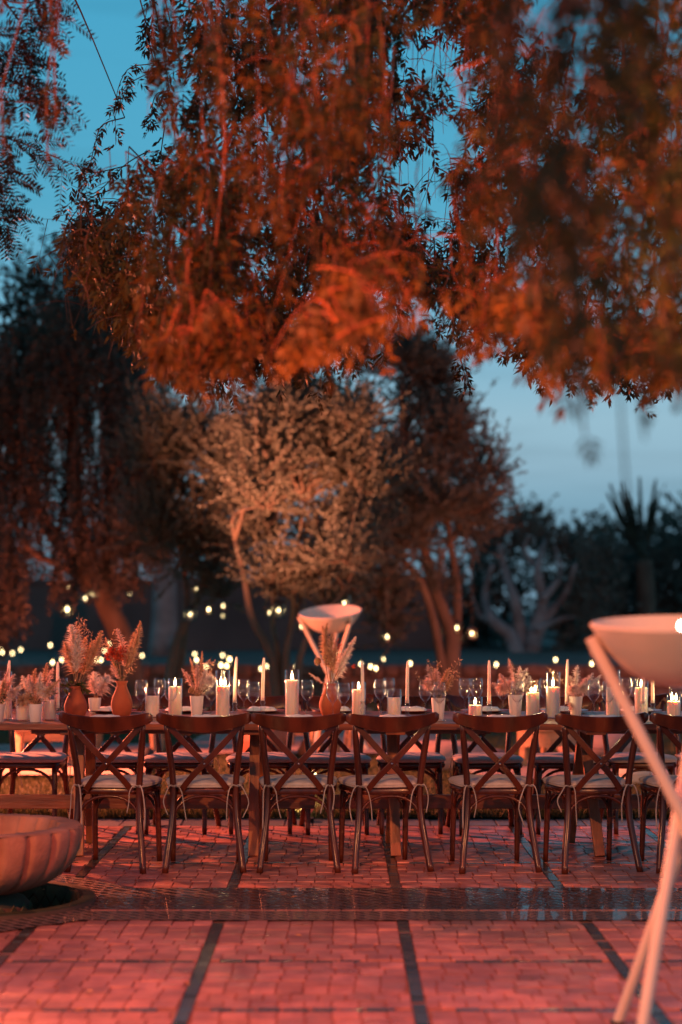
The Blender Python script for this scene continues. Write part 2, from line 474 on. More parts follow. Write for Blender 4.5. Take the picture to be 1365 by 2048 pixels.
# ------------------------------------------------------------------ the ground
FX, FY, FR = -1.81, 9.12, 0.55          # fountain centre and basin radius
CH0, CH1 = 8.86, 9.56                   # water channel
PAT_END = 12.28                          # end of the pavers
GR0 = 12.70                              # start of the lawn

bm = bmesh.new()
def loop(pts, z):
    vs_ = [bm.verts.new((x, y, z)) for x, y in pts]
    return [bm.edges.new((vs_[i], vs_[(i + 1) % len(vs_)])) for i in range(len(vs_))]
ZB = -0.007
ed = loop([(-9, -6), (9, -6), (9, GR0), (-9, GR0)], ZB)
circ = [(FX + FR * math.cos(a), FY + FR * math.sin(a)) for a in [2 * math.pi * k / 48 for k in range(48)]]
ed += loop(circ, ZB)
ed += loop([(-1.22, CH0), (5, CH0), (5, CH1), (-1.22, CH1)], ZB)
bmesh.ops.triangle_fill(bm, use_beauty=True, use_dissolve=False, edges=ed)
bmesh.ops.recalc_face_normals(bm, faces=bm.faces)
for f_ in bm.faces:
    if f_.normal.z < 0: f_.normal_flip()
me = bpy.data.meshes.new('patio_floor'); bm.to_mesh(me); bm.free()
patio = struct(link('patio_floor', me, 'mortar'))

GX = [-3.11, -2.26, -1.41, -0.565, 0.285, 1.135, 1.985, 2.835]        # long dark strips
SW = 0.052
ROWS_N = [3.93, 4.85, 5.77, 6.69, 7.61]                                # cross strips this side of the channel
ROWS_F = [10.52, 11.40]

def in_mosaic(x, y):
    """flared mosaic border round the fountain + border of the channel"""
    if y > 8.575 and y < CH1: return True
    dx, dy = abs(x - FX), abs(y - 9.16)
    return dx < 0.98 and dy < 1.02 and dx + dy < 1.18
# pavers: real blocks in the cells between the strips
PW, PD = 0.0995, 0.1475
blocks = []
def cells(y0, y1, strips):
    ys = [y0] + [s for s in strips if y0 < s < y1] + [y1]
    for j in range(len(ys) - 1):
        a = ys[j] + (SW / 2 if j > 0 else 0.0); b = ys[j + 1] - (SW / 2 if j < len(ys) - 2 else 0.0)
        nr = max(1, round((b - a) / 0.118)); hy = (b - a) / nr
        for i in range(len(GX) - 1):
            xa, xb = GX[i] + SW / 2, GX[i + 1] - SW / 2
            for r in range(nr):
                off = rng.uniform(-0.010, 0.010) + (0.05 if rng.random() < 0.12 else 0)
                x = xa - 0.1 + off
                while x < xb - 0.012:
                    w = 0.1 + rng.uniform(-0.004, 0.004)
                    l_, r_ = max(x, xa), min(x + w, xb)
                    if r_ - l_ > 0.022:
                        blocks.append(((l_ + r_) / 2, a + (r + 0.5) * hy, r_ - l_, hy))
                    x += w
cells(3.0, 8.58, ROWS_N)
cells(CH1, PAT_END, ROWS_F)
blocks = [b for b in blocks if not in_mosaic(b[0], b[1])]
vis = lambda x, y: abs(x) < 0.186 * y + 0.03 and y > 6.3
bv = MB(); bv.box((0, 0, -0.009), (1, 1, 0.018))
bm = bmesh.new(); tmp = bv.mesh('tmp'); bm.from_mesh(tmp)
bmesh.ops.bevel(bm, geom=[e for e in bm.edges if e.verts[0].co.z > -0.001 and e.verts[1].co.z > -0.001], offset=0.02, segments=1, affect='EDGES', profile=0.5)
for v_ in bm.verts:
    if -0.017 > v_.co.z or True: pass
paver_me = bpy.data.meshes.new('paver'); bm.to_mesh(paver_me); bm.free(); paver_me.materials.append(M['paver'])
pv = np.array([v.co[:] for v in paver_me.vertices]); pf = [tuple(p.vertices) for p in paver_me.polygons]
def lay(blocks, name, me_, par, gap=0.0036, limit=300, zj=0.0024, m='paver'):
    order = sorted(range(len(blocks)), key=lambda i: (not vis(blocks[i][0], blocks[i][1]), blocks[i][1]))
    rest = MB(); rnd = []
    for k, i in enumerate(order):
        x, y, w, d = blocks[i]
        if k < limit and vis(x, y):
            o = bpy.data.objects.new(name, me_); COL.objects.link(o); o.parent = par
            o.location = (x, y, rng.uniform(-zj, zj)); o.scale = (w - gap, d - gap * .55, 1)
            o.rotation_euler = (rng.gauss(0, 0.006), rng.gauss(0, 0.007), rng.gauss(0, 0.006))
        else:
            z = rng.uniform(-zj, zj); s1, s2 = rng.gauss(0, 0.006), rng.gauss(0, 0.006)
            q = pv * np.array([w - gap, d - gap * .55, 1.0])
            q = q + np.array([x, y, z]); q[:, 2] += (q[:, 0] - x) * s1 + (q[:, 1] - y) * s2
            rest.add(q.tolist(), pf); rnd += [rng.random()] * len(pf)
    if rest.v:
        o = rest.build(name + '_field', m, par); stuff(o)
        at = o.data.attributes.new('rnd', 'FLOAT', 'FACE'); at.data.foreach_set('value', rnd)
lay(blocks, 'paver', paver_me, patio)
# dark glazed tiles of the strips
tiles = []
for yy in ROWS_N + ROWS_F:
    x = -3.0
    while x < 2.9:
        w = rng.uniform(0.085, 0.115)
        if not any(abs(x + w / 2 - g) < SW * 0.5 + w * 0.5 for g in GX) and rng.random() > 0.05:
            tiles.append((x + w / 2, yy, w, SW - 0.004))
        x += w
for g in GX:
    for (a, b) in ((3.0, 8.58), (CH1, PAT_END)):
        y = a
        while y < b - 0.05:
            h = rng.uniform(0.045, 0.075)
            if not in_mosaic(g, y + h / 2) and rng.random() > 0.04: tiles.append((g, y + h / 2, SW + 0.004, h))
            y += h
tile_me = paver_me.copy(); tile_me.materials.clear(); tile_me.materials.append(M['dark_tile'])
lay(tiles, 'strip_tile', tile_me, patio, gap=0.005, m='dark_tile')

# mosaic sheets: near border of the channel, flare round the fountain
bm = bmesh.new()
o8 = []
for dx, dy in ((0.98, 0.2), (0.98, -0.2), (0.16, -1.02), (-0.16, -1.02), (-0.98, -0.2), (-0.98, 0.2), (-0.16, 1.02), (0.16, 1.02)):
    o8.append((FX + dx, 9.16 + dy))
# outline: octagon joined to channel border strip
ZM = 0.004
o8b = [(FX + 0.60, 8.575), (FX + 0.16, 8.14), (FX - 0.16, 8.14), (FX - 0.98, 8.96), (FX - 0.98, 9.36), (FX - 0.16, 10.18), (FX + 0.16, 10.18),
       (FX + 0.75, CH1 + 0.0), (-1.22, CH1), (-1.22, CH0), (5, CH0), (5, 8.575)]
ed = loop(o8b, ZM)
ed += loop([(FX + (FR + 0.005) * math.cos(a), FY + (FR + 0.005) * math.sin(a)) for a in [2 * math.pi * k / 48 for k in range(48)]], ZM)
bmesh.ops.triangle_fill(bm, use_beauty=True, use_dissolve=False, edges=ed)
for f_ in bm.faces:
    f_.normal_update()
    if f_.normal.z < 0: f_.normal_flip()
me = bpy.data.meshes.new('mosaic_border'); bm.to_mesh(me); bm.free()
link('mosaic_border', me, 'mosaic', patio)
b = MB(); b.add([(-1.22, CH0, 0.0042), (5, CH0, 0.0042), (5, CH1, 0.0042), (-1.22, CH1, 0.0042)], [(0, 1, 2, 3)])
b.build('mosaic_band', 'wet_mosaic', patio)
# thin terracotta line between band and border
x = -1.2
lines = []
while x < 3.2:
    w = rng.uniform(0.12, 0.2); lines.append((x + w / 2, CH0 - 0.006, w, 0.014)); x += w
ln_me = paver_me.copy()
for x, y, w, d in lines:
    if abs(x) < 1.95:
        o = bpy.data.objects.new('edge_tile', ln_me); COL.objects.link(o); o.parent = patio; o.location = (x, y, 0.0058); o.scale = (w - .004, d, .3)
# stone border between pavers and lawn
x = -4.0
bst = []
while x < 4.0:
    w = rng.uniform(0.17, 0.26); bst.append((x + w / 2, PAT_END + 0.21, w, 0.40)); x += w
bs_me = paver_me.copy(); bs_me.materials.clear(); bs_me.materials.append(M['border_stone'])
lay(bst, 'border_stone', bs_me, patio, gap=0.007, m='border_stone')

# a few dry leaves lying on the paving
lf = MB(); lf.add([(-.022, 0, .001), (-.004, -.009, .004), (.024, 0, .002), (-.004, .009, .006)], [(0, 1, 2), (0, 2, 3)])
lf_me = lf.mesh('fallen_leaf'); lf_me.materials.append(mat('dry_leaf', (0.50, 0.22, 0.06), 0.7))
for k in range(16):
    o = bpy.data.objects.new('fallen_leaf', lf_me); COL.objects.link(o)
    y = rng.uniform(6.6, 9.9); o.location = (rng.uniform(-.17, .17) * y, y, 0.0075); o.rotation_euler = (rng.uniform(-.2, .2), rng.uniform(-.2, .2), rng.uniform(0, 6)); s_ = rng.uniform(.7, 1.2); o.scale = (s_, s_, s_)
    tag(o, 'small dry orange leaf fallen on the red paving', 'leaf', 'fallen leaves on the paving')
# lawn, bank, upper terrace, land to the horizon
def sheet(name, x0, x1, y0, y1, z, m, nx=1, ny=1, amp=0.0):
    b = MB(); 
    for j in range(ny + 1):
        for i in range(nx + 1):
            b.v.append((x0 + (x1 - x0) * i / nx, y0 + (y1 - y0) * j / ny, z + (rng.uniform(-amp, amp) if amp else 0)))
    for j in range(ny):
        for i in range(nx):
            k = j * (nx + 1) + i; b.f.append((k, k + 1, k + nx + 2, k + nx + 1))
    return struct(b.build(name, m, smooth=True))
sheet('lawn', -16, 16, GR0, 28.6, 0.012, 'lawn', 40, 24, 0.008)
sheet('upper_terrace', -40, 40, 28.9, 80, 0.50, 'dry_grass', 60, 40, 0.03)
sheet('land', -400, 400, -200, 500, -0.25, 'dry_grass')
# low earth-and-stone retaining wall of the terrace, rough stones
wall = thing('retaining_wall', 'low brown retaining wall along the end of the lawn', 'wall', (0, 28.6, 0))
b = MB(); b.box((0, 0.14, 0.20), (32, 0.2, 0.62)); b.build('core', 'earth_wall', wall)
st_me = []
for k in range(5):
    bm = bmesh.new(); bmesh.ops.create_cube(bm, size=1.0)
    bmesh.ops.subdivide_edges(bm, edges=bm.edges[:], cuts=1, use_grid_fill=True)
    for v_ in bm.verts:
        v_.co = v_.co.normalized() * 0.25 + v_.co * 0.62
        v_.co += Vector((rng.gauss(0, .03), rng.gauss(0, .03), rng.gauss(0, .03)))
    mm = bpy.data.meshes.new('stone'); bm.to_mesh(mm); bm.free(); mm.materials.append(M['earth_wall'])
    mm.polygons.foreach_set('use_smooth', [True] * len(mm.polygons)); st_me.append(mm)
for row in range(3):
    x = -6.2 + rng.uniform(0, .2)
    while x < 6.2:
        w = rng.uniform(0.22, 0.42)
        o = bpy.data.objects.new('stone', rng.choice(st_me)); COL.objects.link(o); o.parent = wall
        o.location = (x + w / 2, 0.03 + rng.uniform(-.02, .02), 0.10 + row * 0.175); o.scale = (w, 0.22, 0.18 + rng.uniform(-.01, .02))
        x += w

# grass blades (nearest strip finest)
V = []
def blades(n, y0, y1, xw, h0, h1, w):
    y = nrg.uniform(y0, y1, n); x = nrg.uniform(-1, 1, n) * (xw * y)
    h = nrg.uniform(h0, h1, n); a = nrg.uniform(0, 6.283, n); lean = nrg.normal(0, 0.35, (n, 2)) * h[:, None]
    b0 = np.stack([x, y, np.full(n, 0.008)], 1)
    s = np.stack([np.cos(a), np.sin(a), np.zeros(n)], 1) * w
    tip = b0 + np.stack([lean[:, 0], lean[:, 1], h], 1)
    mid = b0 + np.stack([lean[:, 0] * .35, lean[:, 1] * .35, h * .55], 1)
    V.append(np.stack([b0 - s, b0 + s, mid + s * .7, tip], 1))
blades(9000, GR0 - 0.03, GR0 + 0.25, 0.21, 0.035, 0.085, 0.0035)
blades(34000, GR0 + 0.1, 16.0, 0.21, 0.025, 0.06, 0.005)
blades(26000, 16.0, 22.0, 0.21, 0.03, 0.06, 0.009)
blades(12000, 22.0, 28.5, 0.21, 0.03, 0.07, 0.016)
gr = stuff(link('grass', quads_mesh('grass', np.concatenate(V)), 'grass'))
tag(gr, 'short dry grass blades covering the lawn', 'grass')

# far garden wall and coping
fw = thing('garden_wall', 'long plain grey garden wall beyond the trees', 'wall', (-7.6, 40.5, 0.45))
b = MB(); b.box((0, 0, 0.75), (20, 0.3, 1.5)); b.build('wall_body', 'garden_wall', fw)
b = MB(); b.box((0, -0.01, 1.55), (20.1, 0.42, 0.10)); b.build('coping', 'garden_wall', fw)

# ------------------------------------------------------------------ fountain
fo = thing('fountain', 'fluted stone fountain bowl over a green tiled basin', 'fountain', (FX, FY, 0))
NL = 22
def flute(a, z):
    u = (a * NL / (2 * math.pi)) % 1.0
    e = min(u, 1 - u)
    g = 1 - math.exp(-(e / 0.085) ** 2)          # narrow groove between broad gadroons
    return 0.93 + 0.07 * g * (1 - 0.35 * (2 * abs(u - 0.5)) ** 3)
outer = [(0.10, 0.050), (0.18, 0.052), (0.28, 0.068), (0.37, 0.100), (0.44, 0.145), (0.490, 0.200), (0.518, 0.260), (0.532, 0.320), (0.535, 0.356), (0.527, 0.374)]
b = MB(); b.lathe(outer, NL * 12, rfun=flute)
inner = [(0.527, 0.374), (0.515, 0.380), (0.430, 0.380), (0.420, 0.374), (0.400, 0.330), (0.36, 0.255), (0.28, 0.20), (0.16, 0.175), (0.0, 0.17)]
b2 = MB(); b2.capb = False
b2.lathe(inner, NL * 12, rfun=lambda a, z: flute(a, z) if z > 0.3799 else (1 - 0.5 * (1 - flute(a, z))))
b.add(b2.v, b2.f)
bowl = b.build('bowl', 'stone', fo, smooth=True)
b = MB(); b.lathe([(0.06, 0.17), (0.075, 0.20), (0.05, 0.24), (0.06, 0.30), (0.085, 0.345), (0.095, 0.36), (0.0, 0.375)], 20)
b.build('spout', 'stone', fo, smooth=True)
# pedestal and basin wall with diamond tiles
b = MB(); b.lathe([(0.285, -0.24), (0.285, -0.02), (0.25, 0.02), (0.13, 0.052)], 40); ped = b.build('pedestal', 'grout', fo, smooth='auto')
bas = MB(); bas.capb = True
bas.lathe([(FR - 0.02, -0.24), (FR - 0.02, 0.022), (FR + 0.045, 0.022), (FR + 0.045, 0.0)], 64)
basin = bas.build('basin', 'grout', fo, smooth='auto')
def dia_mesh(w, h, t):
    bb = MB()
    pts = [(-w / 2, 0), (0, -h / 2), (w / 2, 0), (0, h / 2)]
    bb.add([(x, 0, z) for x, z in pts] + [(x * .88, -t, z * .88) for x, z in pts],
           [(4, 5, 6, 7)] + [(i, (i + 1) % 4, 4 + (i + 1) % 4, 4 + i) for i in range(4)])
    mm = bb.mesh('diamond_tile'); mm.materials.append(M['green_tile']); return mm
def ring_tiles(par, radius, nseg, z0, z1, rows, inward, name='tile'):
    w = 2 * math.pi * radius / nseg; h = (z1 - z0) / rows * 2
    mm = dia_mesh(w * 0.93, h * 0.93, 0.004)
    for r in range(rows):
        for k in range(nseg):
            a = 2 * math.pi * (k + 0.5 * (r % 2)) / nseg
            if inward and not (-0.5 < a < 2.6 or a > 5.8): continue
            if not inward and not (a > 2.9): continue
            o = bpy.data.objects.new(name, mm); COL.objects.link(o); o.parent = par
            rr = radius
            o.location = (rr * math.cos(a), rr * math.sin(a), z0 + (r + 1) * h / 2 - h / 4 + h / 4)
            # face normal is local -y
            o.rotation_euler = (0, 0, a + (math.pi / 2 if not inward else -math.pi / 2))
ring_tiles(ped, 0.287, 24, -0.22, -0.03, 4, False)
ring_tiles(basin, FR - 0.0225, 44, -0.22, -0.03, 4, True)
# rim tiles
tb = MB(); tb.box((0, 0, 0), (0.066, 0.058, 0.008)); rim_me = tb.mesh('rim_tile'); rim_me.materials.append(M['green_tile'])
nr = 54
for k in range(nr):
    a = 2 * math.pi * k / nr
    o = bpy.data.objects.new('rim_tile', rim_me); COL.objects.link(o); o.parent = basin
    o.location = ((FR + 0.0125) * math.cos(a), (FR + 0.0125) * math.sin(a), 0.0235); o.rotation_euler = (0, 0, a + math.pi / 2)
    if math.sin(a) > -0.6 and math.cos(a) > -0.9:
        o = bpy.data.objects.new('rim_tile', rim_me); COL.objects.link(o); o.parent = basin
        o.location = ((FR - 0.0225) * math.cos(a), (FR - 0.0225) * math.sin(a), -0.006); o.rotation_euler = (R(90), 0, a + math.pi / 2)
        o.scale = (0.95, 0.75, 0.6)

# ------------------------------------------------------------------ chairs
LEG = 0.0185
def arc(p0, p1, top, n=14):
    p0, p1, top = Vector(p0), Vector(p1), Vector(top)
    out = []
    mid = (p0 + p1) / 2
    for i in range(n + 1):
        t = math.pi * i / n
        u = -math.cos(t)
        out.append(mid + (p1 - p0) / 2 * (math.copysign(abs(u) ** 0.85, u)) + (top - mid) * math.sin(t) ** 0.8)
    return out

def make_chair():
    t = thing('cross_back_chair', '', 'chair')
    for s in (-1, 1):
        b = MB(); b.tube(bez([(s * .214, -.285, 0), (s * .198, -.245, .13), (s * .176, -.212, .30), (s * .172, -.203, .46), (s * .186, -.222, .62), (s * .212, -.262, .83)], 18), [LEG] * 17 + [.014, .012], 10)
        b.build('rear_leg', 'chair_wood', t, True)
        b = MB(); b.tube(bez([(s * .188, .205, 0), (s * .186, .185, .2), (s * .180, .165, .44)], 8), [.0150, .0155, .016, .0165, .017, .017, .018, .018, .018], 10)
        b.build('front_leg', 'chair_wood', t, True)
    # top rail: bent plank with curled ends
    n = 26
    b = MB()
    for i in range(n + 1):
        u = i / n * 2 - 1
        x = u * .262
        y = -.318 + .062 * u * u
        zt = .856 + .026 * abs(u) ** 2.2 - (0.016 if abs(u) > .97 else 0)
        zb = .768 + .054 * abs(u) ** 1.8 + (0.010 if abs(u) > .97 else 0)
        th = .011 + .004 * (1 - abs(u)) + (0.004 * math.exp(-((abs(u) - .93) / .05) ** 2))
        lean = -.018
        for (yy, zz) in ((-th, zb + .003), (-th, zt - .005), (-th + .004, zt), (th - .004, zt), (th, zt - .005), (th, zb + .003), (0, zb)):
            b.v.append((x, y + yy + lean * (zz - .8) / .08, zz))
    for i in range(n):
        for k in range(7):
            a, c = i * 7 + k, i * 7 + (k + 1) % 7
            b.f.append((a, a + 7, c + 7, c))
    b.f.append(tuple(range(7))); b.f.append(tuple(n * 7 + k for k in range(7))[::-1])
    rail = b.build('top_rail', 'chair_wood', t, 'auto')
    b = MB()
    for s in (-1, 1):
        b2 = MB(); b2.tube([(s * .243, -.262, .842), (s * .243, -.281, .842)], .008, 10); b2.build('rail_bolt', 'steel', rail, True)
    # crossed straps
    for s, off in ((1, -.004), (-1, .007)):
        pts = bez([(s * .232, -.268 + off, .845), (s * .10, -.262 + off, .70), (0, -.250 + off, .595), (-s * .075, -.228 + off, .515), (-s * .128, -.205 + off, .445)], 16)
        b = MB()
        for i, p in enumerate(pts):
            tg = (pts[min(i + 1, 16)] - pts[max(i - 1, 0)]).normalized()
            sd = tg.cross(Vector((0, 1, 0))).normalized()
            nn = sd.cross(tg).normalized()
            for (a, c) in ((-1, -1), (1, -1), (1, 1), (-1, 1)):
                b.v.append(tuple(p + sd * (.0165 * a) + nn * (.005 * c)))
        for i in range(16):
            for k in range(4):
                a, c = i * 4 + k, i * 4 + (k + 1) % 4
                b.f.append((a, c, c + 4, a + 4))
        b.f += [(0, 1, 2, 3), (64, 67, 66, 65)]
        b.build('cross_strap', 'chair_wood', t, bevel=.002)
    b = MB(); b.tube([(0, -.262, .595), (0, -.234, .595)], .006, 8); b.build('cross_bolt', 'steel', t, True)
    # seat frame + cushion: rounded trapezoid
    def outline(k, n=40, grow=0.0):
        a = 2 * math.pi * k / n
        ex = 0.42
        c, s = math.cos(a), math.sin(a)
        u, v = math.copysign(abs(c) ** ex, c), math.copysign(abs(s) ** ex, s)
        return (u * (.208 + .018 * v + grow), v * (.198 + grow) + .0)
    def slab(prof, n=40):
        bb = MB()
        for g, z in prof:
            for k in range(n):
                x, y = outline(k, n, g); bb.v.append((x, y, z))
        for i in range(len(prof) - 1):
            for k in range(n):
                a, c = i * n + k, i * n + (k + 1) % n
                bb.f.append((a, c, c + n, a + n))
        bb.f.append(tuple(range(n))[::-1]); bb.f.append(tuple((len(prof) - 1) * n + k for k in range(n)))
        return bb
    slab([(-.012, .418), (-.001, .421), (.004, .436), (-.001, .451), (-.012, .454)]).build('seat', 'chair_wood', t, 'auto')
    cu = slab([(-.012, .4545), (.004, .459), (.008, .471), (.006, .483), (-.008, .492), (-.035, .497), (-.09, .501), (-.15, .503)])
    cu.v = [(x, y, z + (0.003 * math.sin(x * 31 + 1) * math.sin(y * 27) if z > .48 else 0)) for x, y, z in cu.v]
    c = cu.build('cushion', 'linen', t, 'auto')
    b = MB(); b.tube([(*outline(k % 40, 40, .008), .474) for k in range(41)], .0032, 6, cap=False); b.build('piping', 'linen', c, True)
    # bentwood braces under the seat
    b = MB(); b.tube(arc((-.176, -.205, .235), (.176, -.205, .235), (0, -.200, .412)), .0095, 8); b.build('brace', 'chair_wood', t, True)
    b = MB(); b.tube(arc((-.184, .178, .225), (.184, .178, .225), (0, .175, .412)), .0095, 8); b.build('brace', 'chair_wood', t, True)
    for s in (-1, 1):
        b = MB(); b.tube(arc((s * .176, -.205, .235), (s * .184, .178, .225), (s * .176, -.01, .412)), .0095, 8); b.build('brace', 'chair_wood', t, True)
    return t
proto = make_chair()
def add_ties(t, seed):
    g = random.Random(seed)
    for s in (-1, 1):
        b = MB()
        # knot round the leg
        b.tube([(s * .172 + .021 * math.cos(a), -.204 + .021 * math.sin(a), .470 + .003 * math.sin(a * 2)) for a in [2 * math.pi * k / 12 for k in range(13)]], .0045, 6, cap=False)
        for q in (-1, 1):
            L = g.uniform(.13, .24); o = g.uniform(.02, .05) * q
            x0, y0 = s * .172, -.228
            pts = bez([(x0, y0, .470), (x0 + o * .5, y0 - .012, .476), (x0 + o, y0 - .016, .44), (x0 + o * 1.3 + g.uniform(-.01, .01), y0 - .010, .47 - L * .55),
                       (x0 + o * 1.15 + g.uniform(-.02, .02), y0 - .012 + g.uniform(-.01, .01), .47 - L)], 12)
            b.tube(pts, [.005] * 11 + [.0055, .0055], 6, flat=.5)
        ti = b.build('cushion_tie', 'tie', t, True)
NTH = ['first', 'second', 'third', 'fourth', 'fifth', 'sixth', 'seventh', 'eighth', 'ninth', 'tenth', 'eleventh', 'twelfth',
       'thirteenth', 'fourteenth', 'fifteenth', 'sixteenth', 'seventeenth', 'eighteenth', 'nineteenth', 'twentieth', 'twenty-first',
       'twenty-second', 'twenty-third', 'twenty-fourth', 'twenty-fifth', 'twenty-sixth', 'twenty-seventh', 'twenty-eighth']
near = [(209, -8), (409, 3), (598, 1.5), (788, 12), (1003, 6), (1207, 9), (1397, 5)]
far = [(-80, 2), (68, -3), (226, 2), (363, -4), (524, 1), (672, 3), (822, -2), (970, 4), (1128, -3), (1275, 2), (1420, 0)]
first = True
for i, (px, yaw) in enumerate(near):
    c = proto if first else clone(proto)
    first = False
    c['label'] = 'dark cross-back chair on the paved side of the table, %s from the fountain' % NTH[i]
    c['group'] = 'chairs on the paved side of the table'
    c.location = ((px - CX) / 366.0, 10.40, 0); c.rotation_euler = (0, 0, R(yaw))
    # rail centre should fall on px: shift for the yaw
    c.location.x -= math.sin(R(yaw)) * 0.30
chairs_near = [o for o in COL.objects if o.name.startswith('cross_back_chair')]
for i, (px, yaw) in enumerate(far):
    c = clone(proto)
    c['label'] = 'dark cross-back chair on the lawn side of the table, %s from the fountain' % NTH[i]
    c['group'] = 'chairs on the lawn side of the table'
    c.location = ((px - CX) / F * 12.1, 12.02 + rng.uniform(-.03, .03), 0); c.rotation_euler = (0, 0, R(180 + yaw))
for i, o in enumerate([o for o in COL.objects if o.name.startswith('cross_back_chair')]):
    add_ties(o, 50 + i)

# ------------------------------------------------------------------ tables
ZT = 0.795
TY0, TY1 = 10.45, 11.72
def make_table(x0, x1, legs, label):
    t = thing('trestle_table', label, 'table', ((x0 + x1) / 2, (TY0 + TY1) / 2, 0), group='long wooden trestle tables')
    L = x1 - x0; n = 6; w = (TY1 - TY0) / n
    for k in range(n):
        b = MB(); b.box((0, 0, 0), (L - rng.uniform(0, .012), w - .004, .036))
        b.build('plank', 'table_wood', t, bevel=.004, loc=(rng.uniform(-.003, .003), -(TY1 - TY0) / 2 + (k + .5) * w, ZT - .018 - rng.uniform(0, .0015)))
    for q in legs:
        xl, tilt = q
        xl -= (x0 + x1) / 2
        b = MB(); b.box((0, 0, 0), (.11, TY1 - TY0 - .10, .030)); b.build('batten', 'table_wood', t, bevel=.003, loc=(xl, 0, ZT - .0525))
        b = MB(); b.bar((xl + tilt, -.30, .0), (xl - .01, -.11, ZT - .068), .060, .05, Vector((0, 1, 0))); b.build('leg', 'table_leg', t, bevel=.004)
        b = MB(); b.bar((xl - tilt * .6, .36, .0), (xl + .02, .14, ZT - .068), .060, .05, Vector((0, 1, 0))); b.build('leg', 'table_leg', t, bevel=.004)
        b = MB(); b.box((0, 0, 0), (.05, .62, .06)); b.build('cross_bar', 'table_leg', t, bevel=.003, loc=(xl + .055, 0.02, .36))
    b = MB(); b.box((0, 0, 0), (L * .97, .040, .082)); b.build('stretcher', 'table_wood', t, bevel=.004, loc=(0, -.04, .292))
    # short apron boards under the front edge
    for xa, xb in ((-L * .42, -L * .12), (L * .10, L * .38)):
        b = MB(); b.box((0, 0, 0), (xb - xa, .025, .030)); b.build('apron_board', 'table_wood', t, bevel=.003, loc=((xa + xb) / 2, -(TY1 - TY0) / 2 + .16, ZT - .0525))
    return t
make_table(-4.3, -.092, [(-3.7, .0), (-2.65, .0), (-1.54, .01), (-.50, -.01)], 'long dark wooden trestle table standing closer to the fountain')
make_table(-.088, 2.40, [(.31, .01), (1.45, .06)], 'long dark wooden trestle table standing away from the fountain')

# ------------------------------------------------------------------ things on the table
def on_table(px, d):
    return Vector(((px - CX) / F * d, d, ZT))
def ztop(py, d): return CH - (py - HY) / F * d

# pillar candles in glass cylinders: px, glass top, wax top, lit flames, distance
PILL = [(10, 1343, 1362, 0, 10.85), (47, 1385, 1412, 0, 10.75), (98, 1370, 1400, 0, 10.80), (305, 1375, 1392, 0, 11.05), (351, 1357, 1373, 1, 11.2),
        (446, 1341, 1372, 2, 11.05), (584.6, 1340, 1360, 1, 11.05), (717.7, 1364, 1379, 1, 11.25), (789, 1379, 1395, 0, 11.05),
        (951, 1394, 1410, 1, 11.15), (1066, 1362, 1385, 2, 11.05), (1106.6, 1344, 1374, 1, 11.0), (1226, 1340, 1375, 0, 11.05),
        (1283, 1360, 1375, 1, 11.3), (1348, 1390, 1402, 2, 11.15)]
def flame_mesh():
    b = MB(); b.lathe([(0.0, 0.0), (.0032, .003), (.0046, .009), (.0036, .017), (.0016, .026), (0.0, .034)], 10)
    m_ = b.mesh('flame'); m_.materials.append(M['flame']); m_.polygons.foreach_set('use_smooth', [True] * len(m_.polygons)); return m_
FLAME = flame_mesh()
for i, (px, gt, wt, lit, d) in enumerate(PILL):
    p = on_table(px, d)
    hg, hw = ztop(gt, d) - ZT, ztop(wt, d) - ZT
    nm = ['tall', 'short'][hw < .11]
    st = {0: 'unlit', 1: 'lit', 2: 'brightly lit'}[lit]
    t = thing('pillar_candle', '%s %s pillar candle in glass, %s along the table from the fountain' % (nm, st, NTH[i]), 'candle', p, group='pillar candles in glass cylinders')
    r = .0435
    b = MB(); b.lathe([(.001, .0062), (r - .006, .0062), (r - .0045, .010), (r - .0045, hw - .004), (r - .007, hw), (.012, hw - .003), (0, hw - .005)], 28)
    b.build('wax', 'wax', t, 'auto')
    b = MB(); b.capb = True; b.lathe([(r - .002, .0), (r, .004), (r, hg - .001), (r - .0012, hg), (r - .0024, hg - .001), (r - .0024, .006)], 32)
    b.build('glass_cylinder', 'glass', t, True)
    for q in range(max(1, lit)):
        off = (0, 0) if lit < 2 else ((-.011, .003) if q == 0 else (.013, -.004))
        b = MB(); b.tube([(off[0], off[1], hw - .004), (off[0] + .001, off[1], hw + .008)], .0013, 6); w = b.build('wick', 'wick', t)
        if lit:
            pl = bpy.data.lights.new('flame_light', 'POINT'); pl.energy = .9; pl.color = (1.0, .58, .24); pl.shadow_soft_size = .012
            po = bpy.data.objects.new('flame_light', pl); COL.objects.link(po); po.parent = w; po.location = (off[0], off[1], hw + .045)
            f_ = link('flame', FLAME, None, w); f_.location = (off[0], off[1], hw + .006); f_.scale = (1.6, 1.6, 1.15 + .35 * rng.random())

